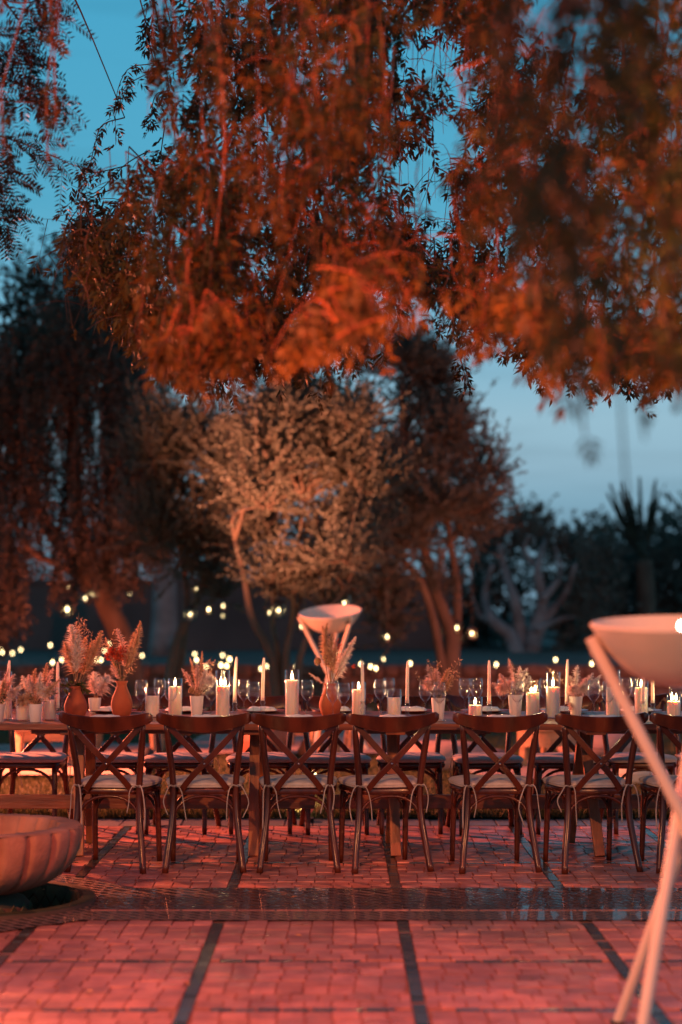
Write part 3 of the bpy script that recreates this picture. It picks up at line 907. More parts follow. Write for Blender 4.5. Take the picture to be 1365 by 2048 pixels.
# taper candles in glass holders: px, tip y, base-of-taper y, lean, distance
TAP = [(16, 1318, 1400, .01, 10.72), (116, 1321, 1412, .0, 10.78), (470, 1311, 1401, .012, 11.15), (526, 1313, 1397, .008, 11.1), (726, 1319, 1404, -.004, 11.0),
       (815, 1320, 1402, .003, 11.15), (979, 1318, 1404, 0, 11.05), (1134, 1316, 1404, .006, 11.1), (1286, 1335, 1404, .012, 11.0), (1306, 1318, 1402, -.004, 11.2)]
for i, (px, ty, by, lean, d) in enumerate(TAP):
    p = on_table(px, d)
    zb, zt = max(.045, ztop(by, d) - ZT), ztop(ty, d) - ZT
    t = thing('taper_candle', 'slim white taper candle in glass holder, %s along the table from the fountain' % NTH[i], 'candle', p, group='taper candles in glass holders')
    b = MB()
    pts = [(lean * (k / 8) ** 2, 0, zb - .012 + (zt - zb + .004) * k / 8) for k in range(9)]
    b.tube(pts, [.0105, .0105, .0104, .0102, .01, .0098, .0096, .0092, .0055], 12); b.build('wax', 'wax', t, 'auto')
    b = MB(); b.tube([(lean, 0, zt - .008), (lean + .002, 0, zt + .004), (lean + (.007 if i % 3 == 1 else .002), 0, zt + .009)], .0012, 5); b.build('wick', 'wick', t)
    h = zb
    b = MB(); b.capb = True
    b.lathe([(.028, 0), (.029, .003), (.016, .007), (.008, .014), (.012, h * .38), (.017, h * .48), (.011, h * .6), (.010, h * .66), (.018, h * .78), (.013, h * .88), (.0145, h * .98), (.016, h + .004), (.0115, h + .004), (.0112, h - .012)], 20)
    b.build('glass_holder', 'holder_glass', t, True)

# wine glasses: px, rim y, distance, size
WG = [(92, 1362, 10.9), (125, 1340, 11.3), (283, 1352, 10.95), (320, 1357, 11.35), (342, 1362, 10.85), (423, 1358, 10.95), (456, 1350, 11.5), (488, 1356, 11.05), (507, 1362, 10.72), (615, 1351, 10.98), (666, 1362, 10.80),
      (688, 1366, 10.68), (761, 1358, 11.1), (778, 1356, 11.3), (851, 1360, 10.9), (879, 1364, 10.68), (930, 1357, 11.25), (954, 1355, 11.25), (1006, 1358, 11.1), (1035, 1363, 10.78), (1091, 1354, 11.25), (1188, 1357, 10.9),
      (1217, 1360, 10.75), (1253, 1356, 11.3), (1273, 1354, 11.4), (1352, 1362, 10.95)]
def glass_mesh():
    b = MB(); b.capb = False
    b.lathe([(.0, .0015), (.020, .002), (.0335, .003), (.034, .0045), (.012, .008), (.0048, .014), (.0038, .03), (.0037, .07), (.0045, .088), (.012, .096), (.026, .112), (.0345, .132), (.0368, .150), (.0350, .175), (.0300, .2035), (.0294, .2045),
             (.0288, .2035), (.0338, .175), (.0356, .150), (.0333, .132), (.025, .1135), (.011, .0985), (0, .096)], 32)
    return b.mesh('wine_glass')
bowl_me = glass_mesh()
# split bowl / stem so that parts read
def sub(me_, lo, hi, name):
    vs_ = [v.co[:] for v in me_.vertices]
    fs_ = [tuple(p.vertices) for p in me_.polygons if lo <= sum(vs_[i][2] for i in p.vertices) / len(p.vertices) < hi]
    used = sorted({i for f in fs_ for i in f}); mp = {a: k for k, a in enumerate(used)}
    mm = bpy.data.meshes.new(name); mm.from_pydata([vs_[i] for i in used], [], [tuple(mp[i] for i in f) for f in fs_])
    mm.materials.append(M['glass'] if name == 'bowl' else M['holder_glass'])
    mm.polygons.foreach_set('use_smooth', [True] * len(mm.polygons)); return mm
g_b, g_s, g_f = sub(bowl_me, .092, 1, 'bowl'), sub(bowl_me, .009, .092, 'stem'), sub(bowl_me, -1, .009, 'foot')
for i, (px, ry, d) in enumerate(WG):
    p = on_table(px, d)
    t = thing('wine_glass', 'empty clear wine glass, %s of the glasses along the table from the fountain' % NTH[i], 'wine glass', p, rng.uniform(0, 6), group='wine glasses on the long table')
    s = (ztop(ry, d) - ZT) / .2045
    s = max(.85, min(1.1, s)); t.scale = (s * .98, s * .98, s)
    link('bowl', g_b, None, t); link('stem', g_s, None, t); link('foot', g_f, None, t)

# place settings
b = MB(); b.lathe([(0, .0), (.085, .0), (.095, .004), (.150, .014), (.152, .017), (.148, .0165), (.094, .0075), (0, .007)], 40); plate_me = b.mesh('plate'); plate_me.materials.append(M['plate_red'])
plate_me.polygons.foreach_set('use_smooth', [True] * len(plate_me.polygons))
def napkin_mesh(seed):
    g = random.Random(seed); n = 10; b = MB()
    for k, (zz) in enumerate((0.0, .022)):
        for j in range(n + 1):
            for i in range(n + 1):
                u, v = i / n - .5, j / n - .5
                e = max(abs(u), abs(v)) * 2
                z = (.008 if k == 0 else .008 + .024 * (1 - e ** 6) + .006 * math.sin(u * 9 + seed) * math.sin(v * 6 + 2))
                b.v.append((u * .19 + g.uniform(-.002, .002), v * .12 + .01 * math.sin(u * 5 + seed), z))
    N = (n + 1) ** 2
    for k in range(2):
        for j in range(n):
            for i in range(n):
                q = k * N + j * (n + 1) + i; f = (q, q + 1, q + n + 2, q + n + 1); b.f.append(f if k else f[::-1])
    return b.mesh('napkin')
def fork_mesh():
    b = MB()
    b.box((0, -.03, .003), (.006, .12, .0025)); b.box((0, .04, .003), (.02, .02, .0025))
    for k in range(4): b.box((-.0085 + k * .00567, .068, .0035), (.0028, .042, .002))
    m_ = b.mesh('fork'); m_.materials.append(M['steel']); return m_
def knife_mesh():
    b = MB(); b.box((0, -.055, .003), (.009, .09, .004)); b.add([(-.005, -.01, .002), (.008, -.01, .002), (.009, .07, .002), (-.003, .105, .002), (-.005, -.01, .004), (.008, -.01, .004), (.009, .07, .004), (-.003, .105, .004)],
        [(0, 3, 2, 1), (4, 5, 6, 7), (0, 1, 5, 4), (1, 2, 6, 5), (2, 3, 7, 6), (3, 0, 4, 7)])
    m_ = b.mesh('knife'); m_.materials.append(M['steel']); return m_
FORK, KNIFE = fork_mesh(), knife_mesh()
settings = [(px, 10.66, 'paved', i) for i, (px, _) in enumerate(near)] + [(px, 11.54, 'lawn', i) for i, (px, _) in enumerate(far[1:-1])]
for px, d, side, i in settings:
    p = on_table(px, d)
    w = ', %s place from the fountain on the %s side' % (NTH[i], side)
    o = link('charger_plate', plate_me, None); o.location = p + Vector((0, 0, .0012)); tag(o, 'dark red charger plate' + w, 'plate', 'charger plates')
    me = napkin_mesh(i + (20 if side == 'lawn' else 0)); o = link('napkin', me, 'napkin'); o.location = p + Vector((0, 0, .0035)); o.rotation_euler = (0, 0, rng.uniform(-.2, .2)); tag(o, 'folded white napkin on the plate' + w, 'napkin', 'folded napkins')
    me.polygons.foreach_set('use_smooth', [True] * len(me.polygons))
    flip = 0 if side == 'paved' else math.pi
    o = link('fork', FORK, None); o.location = p + Vector((-.185 if flip == 0 else .185, 0, .001)); o.rotation_euler = (0, 0, flip + rng.uniform(-.06, .06)); tag(o, 'steel fork beside the plate' + w, 'fork', 'forks')
    o = link('knife', KNIFE, None); o.location = p + Vector((.185 if flip == 0 else -.185, 0, .001)); o.rotation_euler = (0, 0, flip + rng.uniform(-.06, .06)); tag(o, 'steel knife beside the plate' + w, 'knife', 'knives')

# ------------------------------------------------------------------ vases, pots and dried bouquets
def hairs(pos, dirs, lens, w, droop=.25):
    n = len(pos)
    d = norm(dirs); L = np.asarray(lens)[:, None]
    side = norm(np.cross(d, nrg.normal(size=d.shape))) * w
    mid = pos + d * L * .5; tip = pos + d * L - np.array([0, 0, 1.]) * L * droop
    return np.concatenate([np.stack([pos - side, pos + side, mid + side * .8, mid - side * .8], 1),
                           np.stack([mid - side * .8, mid + side * .8, tip + side * .1, tip - side * .1], 1)])
def plume(par, base, tip, width, m, n=420, name='plume', start=.30, feather=.50, hw=.0017):
    base, tip = np.array(base), np.array(tip)
    ax = tip - base; L = np.linalg.norm(ax)
    bend = nrg.normal(0, .03, 3) * L; bend[2] = 0
    curve = lambda t: base + ax * t[:, None] + bend * (4 * t * (1 - t))[:, None]
    n = int(n * 1.4); width = width * 1.3
    t = nrg.uniform(start, 1.0, n) ** .9
    t = np.clip(t, start, 1)
    u = (t - start) / (1 - start)
    prof = np.sin(np.pi * np.clip(u, 0, 1) ** .75) ** .8 * .85 + .15
    pos = curve(t)
    rad = norm(nrg.normal(size=(n, 3)))
    a = ax / L
    rad = norm(rad - (rad @ a)[:, None] * a)
    dirs = norm(rad * .75 + a * (feather + .25) + nrg.normal(0, .28, (n, 3)))
    V = hairs(pos, dirs, width * prof * nrg.uniform(.35, 1.45, n), hw)
    o = link(name, quads_mesh(name, V), m, par)
    b = MB(); b.tube([Vector(q) for q in curve(np.linspace(0, .93, 7))], [.0022] * 5 + [.0015, .001], 5)
    b.build('stem', 'dry_stem', o)
    return o
def fuzz(par, c, r, m, n=420, name='fuzz', hw=.0014):
    d = norm(nrg.normal(size=(n, 3)))
    V = hairs(np.array(c) + d * r * .15, d, r * nrg.uniform(.6, 1.05, n), hw, .15)
    return link(name, quads_mesh(name, V), m, par)
def oat(par, base, tip, m='pampas_tan', n=26, name='oat_stalk'):
    base, tip = Vector(base), Vector(tip)
    pts = bez([base, base.lerp(tip, .5) + Vector((rng.gauss(0, .01), rng.gauss(0, .01), .01)), tip], 8)
    b = MB(); b.tube(pts, [.0018] * 6 + [.0012] * 3, 5)
    L = Leaves()
    for k in range(n):
        t = rng.uniform(.5, 1); q = base.lerp(tip, t)
        a = rng.uniform(0, 6.28)
        e = q + Vector((math.cos(a) * .018, math.sin(a) * .018, rng.uniform(-.008, .014)))
        b.tube([q, e], .0009, 3)
        for _ in range(2): L.one(e, (rng.gauss(0, .5), rng.gauss(0, .5), rng.uniform(-.6, .8)), rng.uniform(.014, .024), .006)
    o = b.build(name, 'dry_stem', par); s = L.build('spikelets', m, o, rng.randint(0, 999)); return o
def leafy(par, base, tip, n=9, m='green_leaf', l=.035, w=.014, name='leaf_sprig'):
    base, tip = Vector(base), Vector(tip)
    b = MB(); b.tube(bez([base, base.lerp(tip, .5) + Vector((0, 0, .01)), tip], 5), .0016, 5)
    o = b.build(name, 'dry_stem', par); L = Leaves()
    for k in range(n):
        q = base.lerp(tip, .25 + .75 * k / n); L.one(q, (rng.gauss(0, 1), rng.gauss(0, 1), rng.gauss(.1, .6)), l * rng.uniform(.7, 1.2), w)
    L.build('leaves', m, o, rng.randint(0, 999)); return o
def blossom(par, c, r, m='red_petal', n=90, name='blossom'):
    L = Leaves()
    for k in range(n):
        d = Vector((rng.gauss(0, 1), rng.gauss(0, 1), rng.gauss(0, 1))).normalized(); q = Vector(c) + d * r * rng.uniform(.2, .9)
        L.one(q, d + Vector((rng.gauss(0, .6), rng.gauss(0, .6), rng.gauss(0, .6))), r * rng.uniform(.3, .5), r * .36)
    return L.build(name, m, par, rng.randint(0, 999))
def ball(par, c, r, m='brown_ball', name='seed_head'):
    b = MB(); n = 10
    b.lathe([(r * math.sin(math.pi * k / n), -r * math.cos(math.pi * k / n)) for k in range(n + 1)], 14, c)
    o = b.build(name, m, par, True); fuzz(o, c, r * 1.35, 'pampas_tan', 140, 'bristles', .0009); return o

VASES = [(152, 10.95, 1372, .068, 'terracotta vase of pampas and oat stalks beside the fountain end'),
         (244, 11.05, 1362, .064, 'terracotta vase of red dried flowers and tan grass'),
         (661, 11.15, 1367, .067, 'terracotta vase of tan plumes in front of the white standing bowl')]
vase_t = []
for px, d, ry, r, lab in VASES:
    p = on_table(px, d); h = ztop(ry, d) - ZT
    b = MB(); b.capb = True
    prof = [(.55, 0), (.66, .012), (.86, .12), (1.0, .30), (1.0, .42), (.86, .58), (.62, .74), (.47, .86), (.46, .92), (.62, 1.0), (.56, 1.0), (.40, .93), (.40, .6), (.7, .3), (0, .1)]
    b.lathe([(q * r, z * h) for q, z in prof], 36)
    o = b.build('clay_vase', 'terracotta', None, True); o.location = p; tag(o, lab, 'vase', 'terracotta vases')
    vase_t.append((p, h, d))
POTS = [(-4, 10.60, 1408, .041, 'white ceramic pot of olive sprigs at the fountain end of the table'), (71, 10.60, 1408, .041, 'white ceramic pot of fuzzy brown grass at the table edge'),
        (190, 11.5, 1396, .040, 'white ceramic pot of pale plumes behind the clay vase'),
        (394, 10.95, 1392, .041, 'white ceramic pot of cream fuzz and oat stalks'), (877, 10.75, 1396, .041, 'white ceramic pot of loose pink grass stalks'), (1031, 10.98, 1390, .043, 'white ceramic pot of peach coloured spikes'),
        (1152, 11.1, 1393, .041, 'white ceramic pot with a trailing pink plume')]
pot_t = []
for px, d, ry, r, lab in POTS:
    p = on_table(px, d); h = max(.07, ztop(ry, d) - ZT)
    b = MB(); b.lathe([(r * .70, 0), (r * .74, .004), (r, h - .002), (r * .99, h), (r * .9, h), (r * .88, h * .85), (0, h * .84)], 32)
    o = b.build('ceramic_pot', 'ceramic', None, 'auto'); o.location = p; tag(o, lab, 'flower pot', 'white ceramic pots'); pot_t.append((p, h, d))
def bouquet(p, h, label, cat='dried flowers'):
    t = thing('dried_bouquet', label, cat, p + Vector((0, 0, h)), group='dried bouquets on the table'); return t
def T(px, py, d, t):   # tip in local coords of the bouquet
    q = P(px, py, d + rng.uniform(-.06, .06)); return q - t.location
p, h, d = vase_t[0]; t = bouquet(p, h, 'tall bouquet of white pampas and oat stalks in the vase by the fountain end')
B0 = (0, 0, -.03)
plume(t, B0, T(142, 1250, d, t), .055, 'pampas', 900); plume(t, B0, T(130, 1285, d, t), .05, 'pampas_tan', 500); plume(t, B0, T(158, 1270, d, t), .05, 'pampas', 500); plume(t, B0, T(203, 1262, d, t), .042, 'pampas_tan', 600); plume(t, B0, T(186, 1282, d, t), .04, 'pampas_tan', 500)
plume(t, B0, T(172, 1275, d, t), .035, 'pampas_tan', 300)
for q in ((158, 1226), (172, 1252), (186, 1262), (213, 1288), (165, 1240)): oat(t, B0, T(*q, d, t))
for q in ((133, 1392), (172, 1384), (148, 1366), (176, 1372), (128, 1372)): leafy(t, (0, 0, 0), T(*q, d, t), l=.045, w=.024)
p, h, d = vase_t[1]; t = bouquet(p, h, 'bouquet of red dried blossoms and tan grass in the second clay vase')
plume(t, B0, T(234, 1258, d, t), .036, 'pampas_pink', 420); plume(t, B0, T(281, 1242, d, t), .030, 'pampas_tan', 600); plume(t, B0, T(272, 1262, d, t), .034, 'pampas_tan', 500); plume(t, B0, T(211, 1274, d, t), .02, 'pampas_tan', 240); plume(t, B0, T(222, 1330, d, t), .022, 'pampas_pink', 140)
for q in ((228, 1302), (246, 1300), (238, 1314), (220, 1312), (252, 1312)): blossom(t, T(*q, d, t), .033)
for q in ((230, 1262), (272, 1332), (268, 1318)): oat(t, B0, T(*q, d, t), n=12)
for q in ((240, 1330), (232, 1325), (226, 1318)): leafy(t, B0, T(*q, d, t), 4)
p, h, d = vase_t[2]; t = bouquet(p, h, 'bouquet of tan plumes and brown seed heads in the third clay vase')
for q, w_, m_, n_ in (((655, 1246), .034, 'pampas_tan', 620), ((645, 1252), .034, 'pampas_tan', 500), ((664, 1268), .034, 'pampas_tan', 420), ((672, 1290), .03, 'pampas_tan', 300), ((712, 1273), .028, 'pampas', 560), ((704, 1290), .03, 'pampas', 400), ((690, 1330), .03, 'pampas', 260), ((618, 1346), .014, 'pampas_pink', 120)): plume(t, B0, T(*q, d, t), w_, m_, n_)
ball(t, T(636, 1322, d, t), .021); ball(t, T(651, 1314, d, t), .016)
for q in ((683, 1312), (708, 1332), (686, 1325)): blossom(t, T(*q, d, t), .016, n=40)
for q in ((672, 1278), (680, 1290), (670, 1270)): oat(t, B0, T(*q, d, t), 'red_petal', 10)
def potted(i, label, tips, fz=(), leaves=(), oats=()):
    p, h, d = pot_t[i]; t = bouquet(p, h, label); B1 = (0, 0, -.02)
    for px, py, w_, m_ in tips: plume(t, B1, T(px, py, d, t), w_, m_, 260)
    for px, py, r_, m_ in fz: fuzz(t, T(px, py, d, t), r_, m_)
    for px, py in leaves: leafy(t, B1, T(px, py, d, t), 8, l=.028, w=.008)
    for px, py in oats: oat(t, B1, T(px, py, d, t), n=14)
    return t
potted(0, 'bouquet of olive sprigs and pale plumes at the fountain end of the table', [(30, 1348, .03, 'pampas_pink'), (8, 1360, .03, 'pampas_tan'), (18, 1338, .025, 'pampas_pink'), (42, 1372, .03, 'pampas')], [(8, 1390, .04, 'pampas_tan'), (25, 1385, .035, 'pampas_pink')], [(20, 1372), (12, 1380), (30, 1378), (2, 1375)])
potted(1, 'bouquet of fuzzy brown and pink grass in the pot at the table edge', [(95, 1326, .026, 'pampas_tan'), (72, 1337, .026, 'pampas_tan'), (107, 1336, .026, 'pampas_pink'), (58, 1350, .03, 'pampas_pink'), (45, 1352, .03, 'pampas'), (120, 1358, .026, 'pampas_tan'), (82, 1345, .03, 'pampas')], [(45, 1402, .048, 'pampas_tan'), (62, 1392, .05, 'pampas_tan'), (88, 1384, .05, 'pampas'), (75, 1370, .05, 'pampas_pink'), (98, 1372, .04, 'pampas_pink')], [(112, 1385), (116, 1378), (60, 1385)])
potted(2, 'bouquet of two pale pampas plumes behind the clay vase', [(190, 1345, .05, 'pampas'), (216, 1352, .055, 'pampas'), (182, 1362, .04, 'pampas_pink'), (210, 1368, .04, 'pampas_pink')])
potted(3, 'bouquet of cream fuzz and oat stalks beside the lit pillar candle', [(405, 1302, .018, 'pampas_tan'), (380, 1315, .016, 'pampas_tan'), (364, 1337, .02, 'pampas_pink'), (395, 1328, .03, 'pampas_pink'), (412, 1340, .035, 'pampas'), (422, 1345, .035, 'pampas')], [(410, 1368, .052, 'pampas'), (400, 1376, .045, 'pampas'), (420, 1360, .04, 'pampas')], [(385, 1345), (378, 1360), (430, 1362)], [(424, 1314), (432, 1326), (418, 1330)])
ball(bpy.data.objects[[o.name for o in COL.objects if o.name.startswith('dried_bouquet')][-1]], (-.03, -.03, .035), .017)
potted(4, 'bouquet of loose pink grass stalks and seed spikes', [(856, 1330, .03, 'pampas_pink'), (872, 1338, .034, 'pampas_pink'), (900, 1336, .03, 'pampas_tan'), (905, 1350, .022, 'pampas_tan')], [(858, 1366, .045, 'pampas_pink'), (888, 1366, .04, 'pampas_pink')], [(895, 1360)], [(857, 1318), (876, 1322), (918, 1320), (827, 1345), (915, 1348)])
potted(5, 'bouquet of peach coloured fluffy spikes', [(1017, 1316, .022, 'pampas_pink'), (1040, 1332, .026, 'pampas'), (1055, 1336, .026, 'pampas'), (985, 1366, .026, 'pampas_pink'), (1075, 1360, .022, 'pampas_tan'), (1000, 1348, .028, 'pampas_pink'), (1028, 1345, .03, 'pampas'), (1060, 1352, .026, 'pampas')], [(1004, 1376, .045, 'pampas_pink'), (1040, 1364, .045, 'pampas'), (1022, 1370, .045, 'pampas_pink')], [(1026, 1325), (1034, 1348), (1030, 1340)])
potted(6, 'bouquet of pink plumes trailing over its white pot', [(1156, 1331, .030, 'pampas'), (1186, 1346, .026, 'pampas'), (1203, 1350, .026, 'pampas'), (1140, 1352, .028, 'pampas_pink'), (1172, 1356, .028, 'pampas_pink'), (1142, 1412, .026, 'pampas_pink')], [(1146, 1378, .045, 'pampas_pink'), (1166, 1376, .045, 'pampas')], [], [(1092, 1332)])

# ------------------------------------------------------------------ standing bowls on crossed rods
def standing_bowl(loc, rz, label, tilt, roll, bulb=None):
    t = thing('standing_bowl', label, 'bowl stand', loc, rz, group='white bowls on crossed rods')
    rw, zr = .3125, 1.40
    prof = []
    prof = [(q.x, q.z) for q in bez([(0, 0, -.208), (.08, 0, -.201), (.15, 0, -.176), (.21, 0, -.134), (.26, 0, -.078), (.295, 0, -.028), (rw, 0, 0)], 18)]
    prof[0] = (0, -.208)
    outer = prof
    inn = [(r_ - .008 if r_ > .02 else 0, z + .008) for r_, z in reversed(prof)]
    b = MB(); b.lathe(outer + [(rw - .003, .004)] + inn, 64)
    o = b.build('bowl', 'white_paint', t, 'auto'); o.location = (0, 0, zr); o.rotation_euler = (R(tilt), R(roll), -rz)
    for k in range(3):
        a = R(180 + 120 * k)
        c, s = math.cos(a), math.sin(a)
        side = Vector((-s, c, 0)) * .026
        top = Vector((c * .315, s * .315, 1.355)) + side; bot = Vector((-c * .385, -s * .385, 0)) + side
        b = MB(); b.tube([bot, bot.lerp(top, .5), top], .0195, 14); b.build('rod', 'white_paint', t, 'auto')
    for k in range(3):
        a = R(180 + 120 * k); c, s = math.cos(a), math.sin(a)
        b = MB(); b.box((c * .285, s * .285, 1.30), (.05, .03, .012), a); b.build('bracket', 'iron', t, bevel=.002)
        b = MB(); b.tube([(-c * .385 - s * .026, -s * .385 + c * .026, 0), (-c * .385 - s * .026, -s * .385 + c * .026, .012)], .028, 14); b.build('foot', 'iron', t)
    b = MB(); b.tube([(0.0, 0, .70), (0, 0, .80)], .022, 12); b.build('hub', 'white_paint', t, 'auto')
    if bulb:
        b = MB(); b.lathe([(0, -.016), (.011, -.012), (.016, 0), (.011, .012), (0, .016)], 16, bulb); b.build('bulb', 'bulb', t, True)
    return t
d = 18.2
standing_bowl(((661 - CX) / F * d, d, 0), R(8), 'white tilted bowl on crossed rods standing on the lawn', 12.0, -4.0)
d = 6.12
standing_bowl(((1370 - CX) / F * d, d, 0), R(0), 'white tilted bowl on crossed rods standing on the patio', 4.0, -1.0, (-.043, -.20, 1.396))

# ------------------------------------------------------------------ lounge furniture on the lawn
def low_table(loc, sx, sy, h, rz, label):
    t = thing('low_table', label, 'low table', loc, rz)
    n = 4
    for k in range(n):
        b = MB(); b.box((0, 0, 0), (sx, sy / n - .004, .03)); b.build('plank', 'raw_wood', t, bevel=.003, loc=(0, -sy / 2 + (k + .5) * sy / n, h - .015))
    for x in (-1, 1):
        for y in (-1, 1):
            b = MB(); b.bar((x * (sx / 2 - .03), y * (sy / 2 - .03), 0), (x * (sx / 2 - .055), y * (sy / 2 - .055), h - .03), .07, .05); b.build('leg', 'raw_wood', t, bevel=.003)
    for y in (-1, 1):
        b = MB(); b.box((0, y * (sy / 2 - .05), h - .075), (sx - .14, .025, .08)); b.build('apron', 'raw_wood', t)
    return t
d = gd(1546); low_table(((84 - CX) / F * d, d + .2, .012), .56, .42, .375, R(12), 'raw wooden low table on the lawn seen beside the fountain end')
d = gd(1512); low_table(((250 - CX) / F * d, d + .1, .012), .70, .42, .40, R(-4), 'raw wooden low table further out on the lawn rug')
def cushion_form(name, r, h, m, loc, label, cat, sq=1.0, ex=2.0, rot=0.0):
    t = thing(name, label, cat, loc, rot)
    b = MB(); n = 28; prof = []
    for k in range(13):
        a = math.pi * k / 12
        prof.append((r * abs(math.sin(a)) ** (1 / ex), h / 2 * (1 - math.cos(a))))
    b.lathe(prof, n)
    b.v = [(x, y * sq, z) for x, y, z in b.v]
    b.build('body', m, t, True)
    b = MB(); b.tube([(r * 1.003 * math.cos(a), r * 1.003 * sq * math.sin(a), h / 2) for a in [2 * math.pi * k / 28 for k in range(29)]], .006, 5, cap=False); b.build('seam', m, t, True)
    return t
def at(px, py): 
    d_ = gd(py); return ((px - CX) / F * d_, d_, .014)
cushion_form('pouf', .24, .34, 'pouf_leather', at(532, 1520), 'round red leather pouf on the lawn rug', 'pouf', ex=3)
cushion_form('floor_cushion', .40, .26, 'pink_fabric', at(884, 1545), 'large pink floor cushion on the lawn', 'cushion', sq=.7, ex=2.6)
cushion_form('floor_cushion', .40, .24, 'pink_fabric', (1.95 + .5, 17.6, .014), 'pink floor cushion behind the round wooden side table', 'cushion', sq=.8, ex=2.6)
cushion_form('pouf', .15, .20, 'cream_fabric', at(1268, 1574), 'small cream pouf with a seam on the lawn', 'pouf', ex=2.4)
o = cushion_form('pillow', .20, .12, 'pattern_fabric', ((975 - CX) / F * 17, 17.0, .03), 'small patterned pillow lying on the rug', 'pillow', sq=.6, ex=1.8)
def stool(loc, h, r, label, rz=0):
    t = thing('wooden_stool', label, 'stool', loc, rz)
    b = MB(); b.lathe([(r * .95, h - .035), (r, h - .03), (r, h - .005), (r * .96, h), (0, h)], 28); b.build('seat', 'raw_wood', t, 'auto')
    for k in range(4):
        a = R(45 + 90 * k); c, s = math.cos(a), math.sin(a)
        b = MB(); b.tube([(c * r * 1.0, s * r * 1.0, 0), (c * r * .72, s * r * .72, h - .03)], [.017, .022], 10); b.build('leg', 'raw_wood', t, True)
    b = MB()
    for k in range(4):
        a, a2 = R(45 + 90 * k), R(135 + 90 * k); q = r * .88
        b.tube([(math.cos(a) * q, math.sin(a) * q, h * .35), (math.cos(a2) * q, math.sin(a2) * q, h * .35)], .010, 8)
    b.build('stretcher', 'raw_wood', t, True)
    return t
stool(at(605, 1500), .42, .15, 'raw wooden stool next to the red pouf')
stool(at(650, 1522), .40, .15, 'raw wooden stool under the white bowl on the lawn', .4)
stool(at(716, 1505), .42, .15, 'raw wooden stool behind the white bowl rods', .2)
stool(at(420, 1478), .44, .16, 'raw wooden stool standing far out on the lawn', .5)
# round side table with shaped apron and turned legs
x_, y_, z_ = at(1097, 1546)
t = thing('side_table', 'round raw wooden side table with deep apron on the lawn', 'side table', (x_, y_ + .1, z_))
b = MB(); b.lathe([(.285, .36), (.300, .362), (.303, .375), (.300, .388), (.28, .392), (0, .392)], 44); b.build('top', 'raw_wood', t, 'auto')
b = MB(); b.capb = False
nn = 96
for i, rr in enumerate((.262, .248)):
    for k in range(nn):
        a = 2 * math.pi * k / nn; sc = abs(math.sin(a * 3)) ** .6
        for z in (.361, .25 - .035 * sc): b.v.append((rr * math.cos(a), rr * math.sin(a), z))
for i in range(2):
    for k in range(nn):
        o0 = i * nn * 2; a0, a1 = o0 + k * 2, o0 + ((k + 1) % nn) * 2
        b.f.append((a0, a1, a1 + 1, a0 + 1) if i == 0 else (a0, a0 + 1, a1 + 1, a1))
for k in range(nn):
    a0, a1 = k * 2 + 1, ((k + 1) % nn) * 2 + 1; b.f.append((a0, a1, a1 + nn * 2, a0 + nn * 2))
b.build('apron', 'raw_wood', t, 'auto')
for k in range(6):
    a = R(30 + 60 * k)
    b = MB(); b.lathe([(.022, 0), (.026, .03), (.018, .06), (.028, .11), (.030, .16), (.018, .20), (.03, .22), (.03, .30)], 14, (math.cos(a) * .235, math.sin(a) * .235, 0)); b.build('leg', 'raw_wood', t, True)
t2 = thing('candle_stand', 'small carved wooden stand on the round side table', 'candle stand', (x_ - .02, y_ + .1, z_ + .3925))
b = MB(); b.lathe([(.055, 0), (.058, .012), (.04, .03), (.03, .05), (.045, .075), (.05, .09), (0, .092)], 20); b.build('body', 'raw_wood', t2, 'auto')
b = MB(); b.lathe([(.03, .0925), (.03, .15), (0, .152)], 16); b.build('wax', 'wax', t2, 'auto')
# rugs
def rug(x0, x1, y0, y1, label, rz=0):
    t = thing('rug', label, 'rug', ((x0 + x1) / 2, (y0 + y1) / 2, .045), rz)
    nx, ny = 30, 20; b = MB(); lx, ly = x1 - x0, y1 - y0
    for k in (0, 1):
        for j in range(ny + 1):
            for i in range(nx + 1):
                x, y = (i / nx - .5) * lx, (j / ny - .5) * ly
                b.v.append((x + .02 * math.sin(y * 4), y + .03 * math.sin(x * 3), (.014 if k else 0) + .012 * math.sin(x * 5 + y * 3) * math.sin(y * 4 + 1)))
    N = (nx + 1) * (ny + 1)
    for k in (0, 1):
        for j in range(ny):
            for i in range(nx):
                q = k * N + j * (nx + 1) + i; f = (q, q + 1, q + nx + 2, q + nx + 1); b.f.append(f if k else f[::-1])
    b.build('pile', 'rug', t, True)
    b = MB()
    for j in range(44):
        y = (j / 43 - .5) * ly
        for s in (-1, 1): b.tube([(s * lx / 2, y, .006), (s * (lx / 2 + .05), y + rng.uniform(-.01, .01), .0)], .006, 4)
    b.build('fringe', 'cream_fabric', t)
    return t
rug(-4.4, -1.75, 15.3, 18.9, 'pale pink woven rug under the low tables on the lawn', .06)
rug(-1.5, 1.0, 17.6, 21.5, 'pale pink woven rug under the white bowl on the lawn', -.05)
rug(1.15, 3.9, 15.0, 16.7, 'pale pink woven rug under the round side table', .04)
# small clay jug + ground lantern under the far chairs
t = thing('clay_jug', 'small clay jug standing on the lawn behind the table', 'jug', at(608, 1520))
b = MB(); b.lathe([(.03, 0), (.055, .04), (.06, .08), (.035, .12), (.02, .15), (.026, .17), (.02, .17), (.015, .15), (0, .1)], 20); b.build('body', 'terracotta', t, True)
b = MB(); b.tube(arc((.05, 0, .07), (.022, 0, .16), (.085, 0, .13), 8), .006, 6); b.build('handle', 'terracotta', t, True)

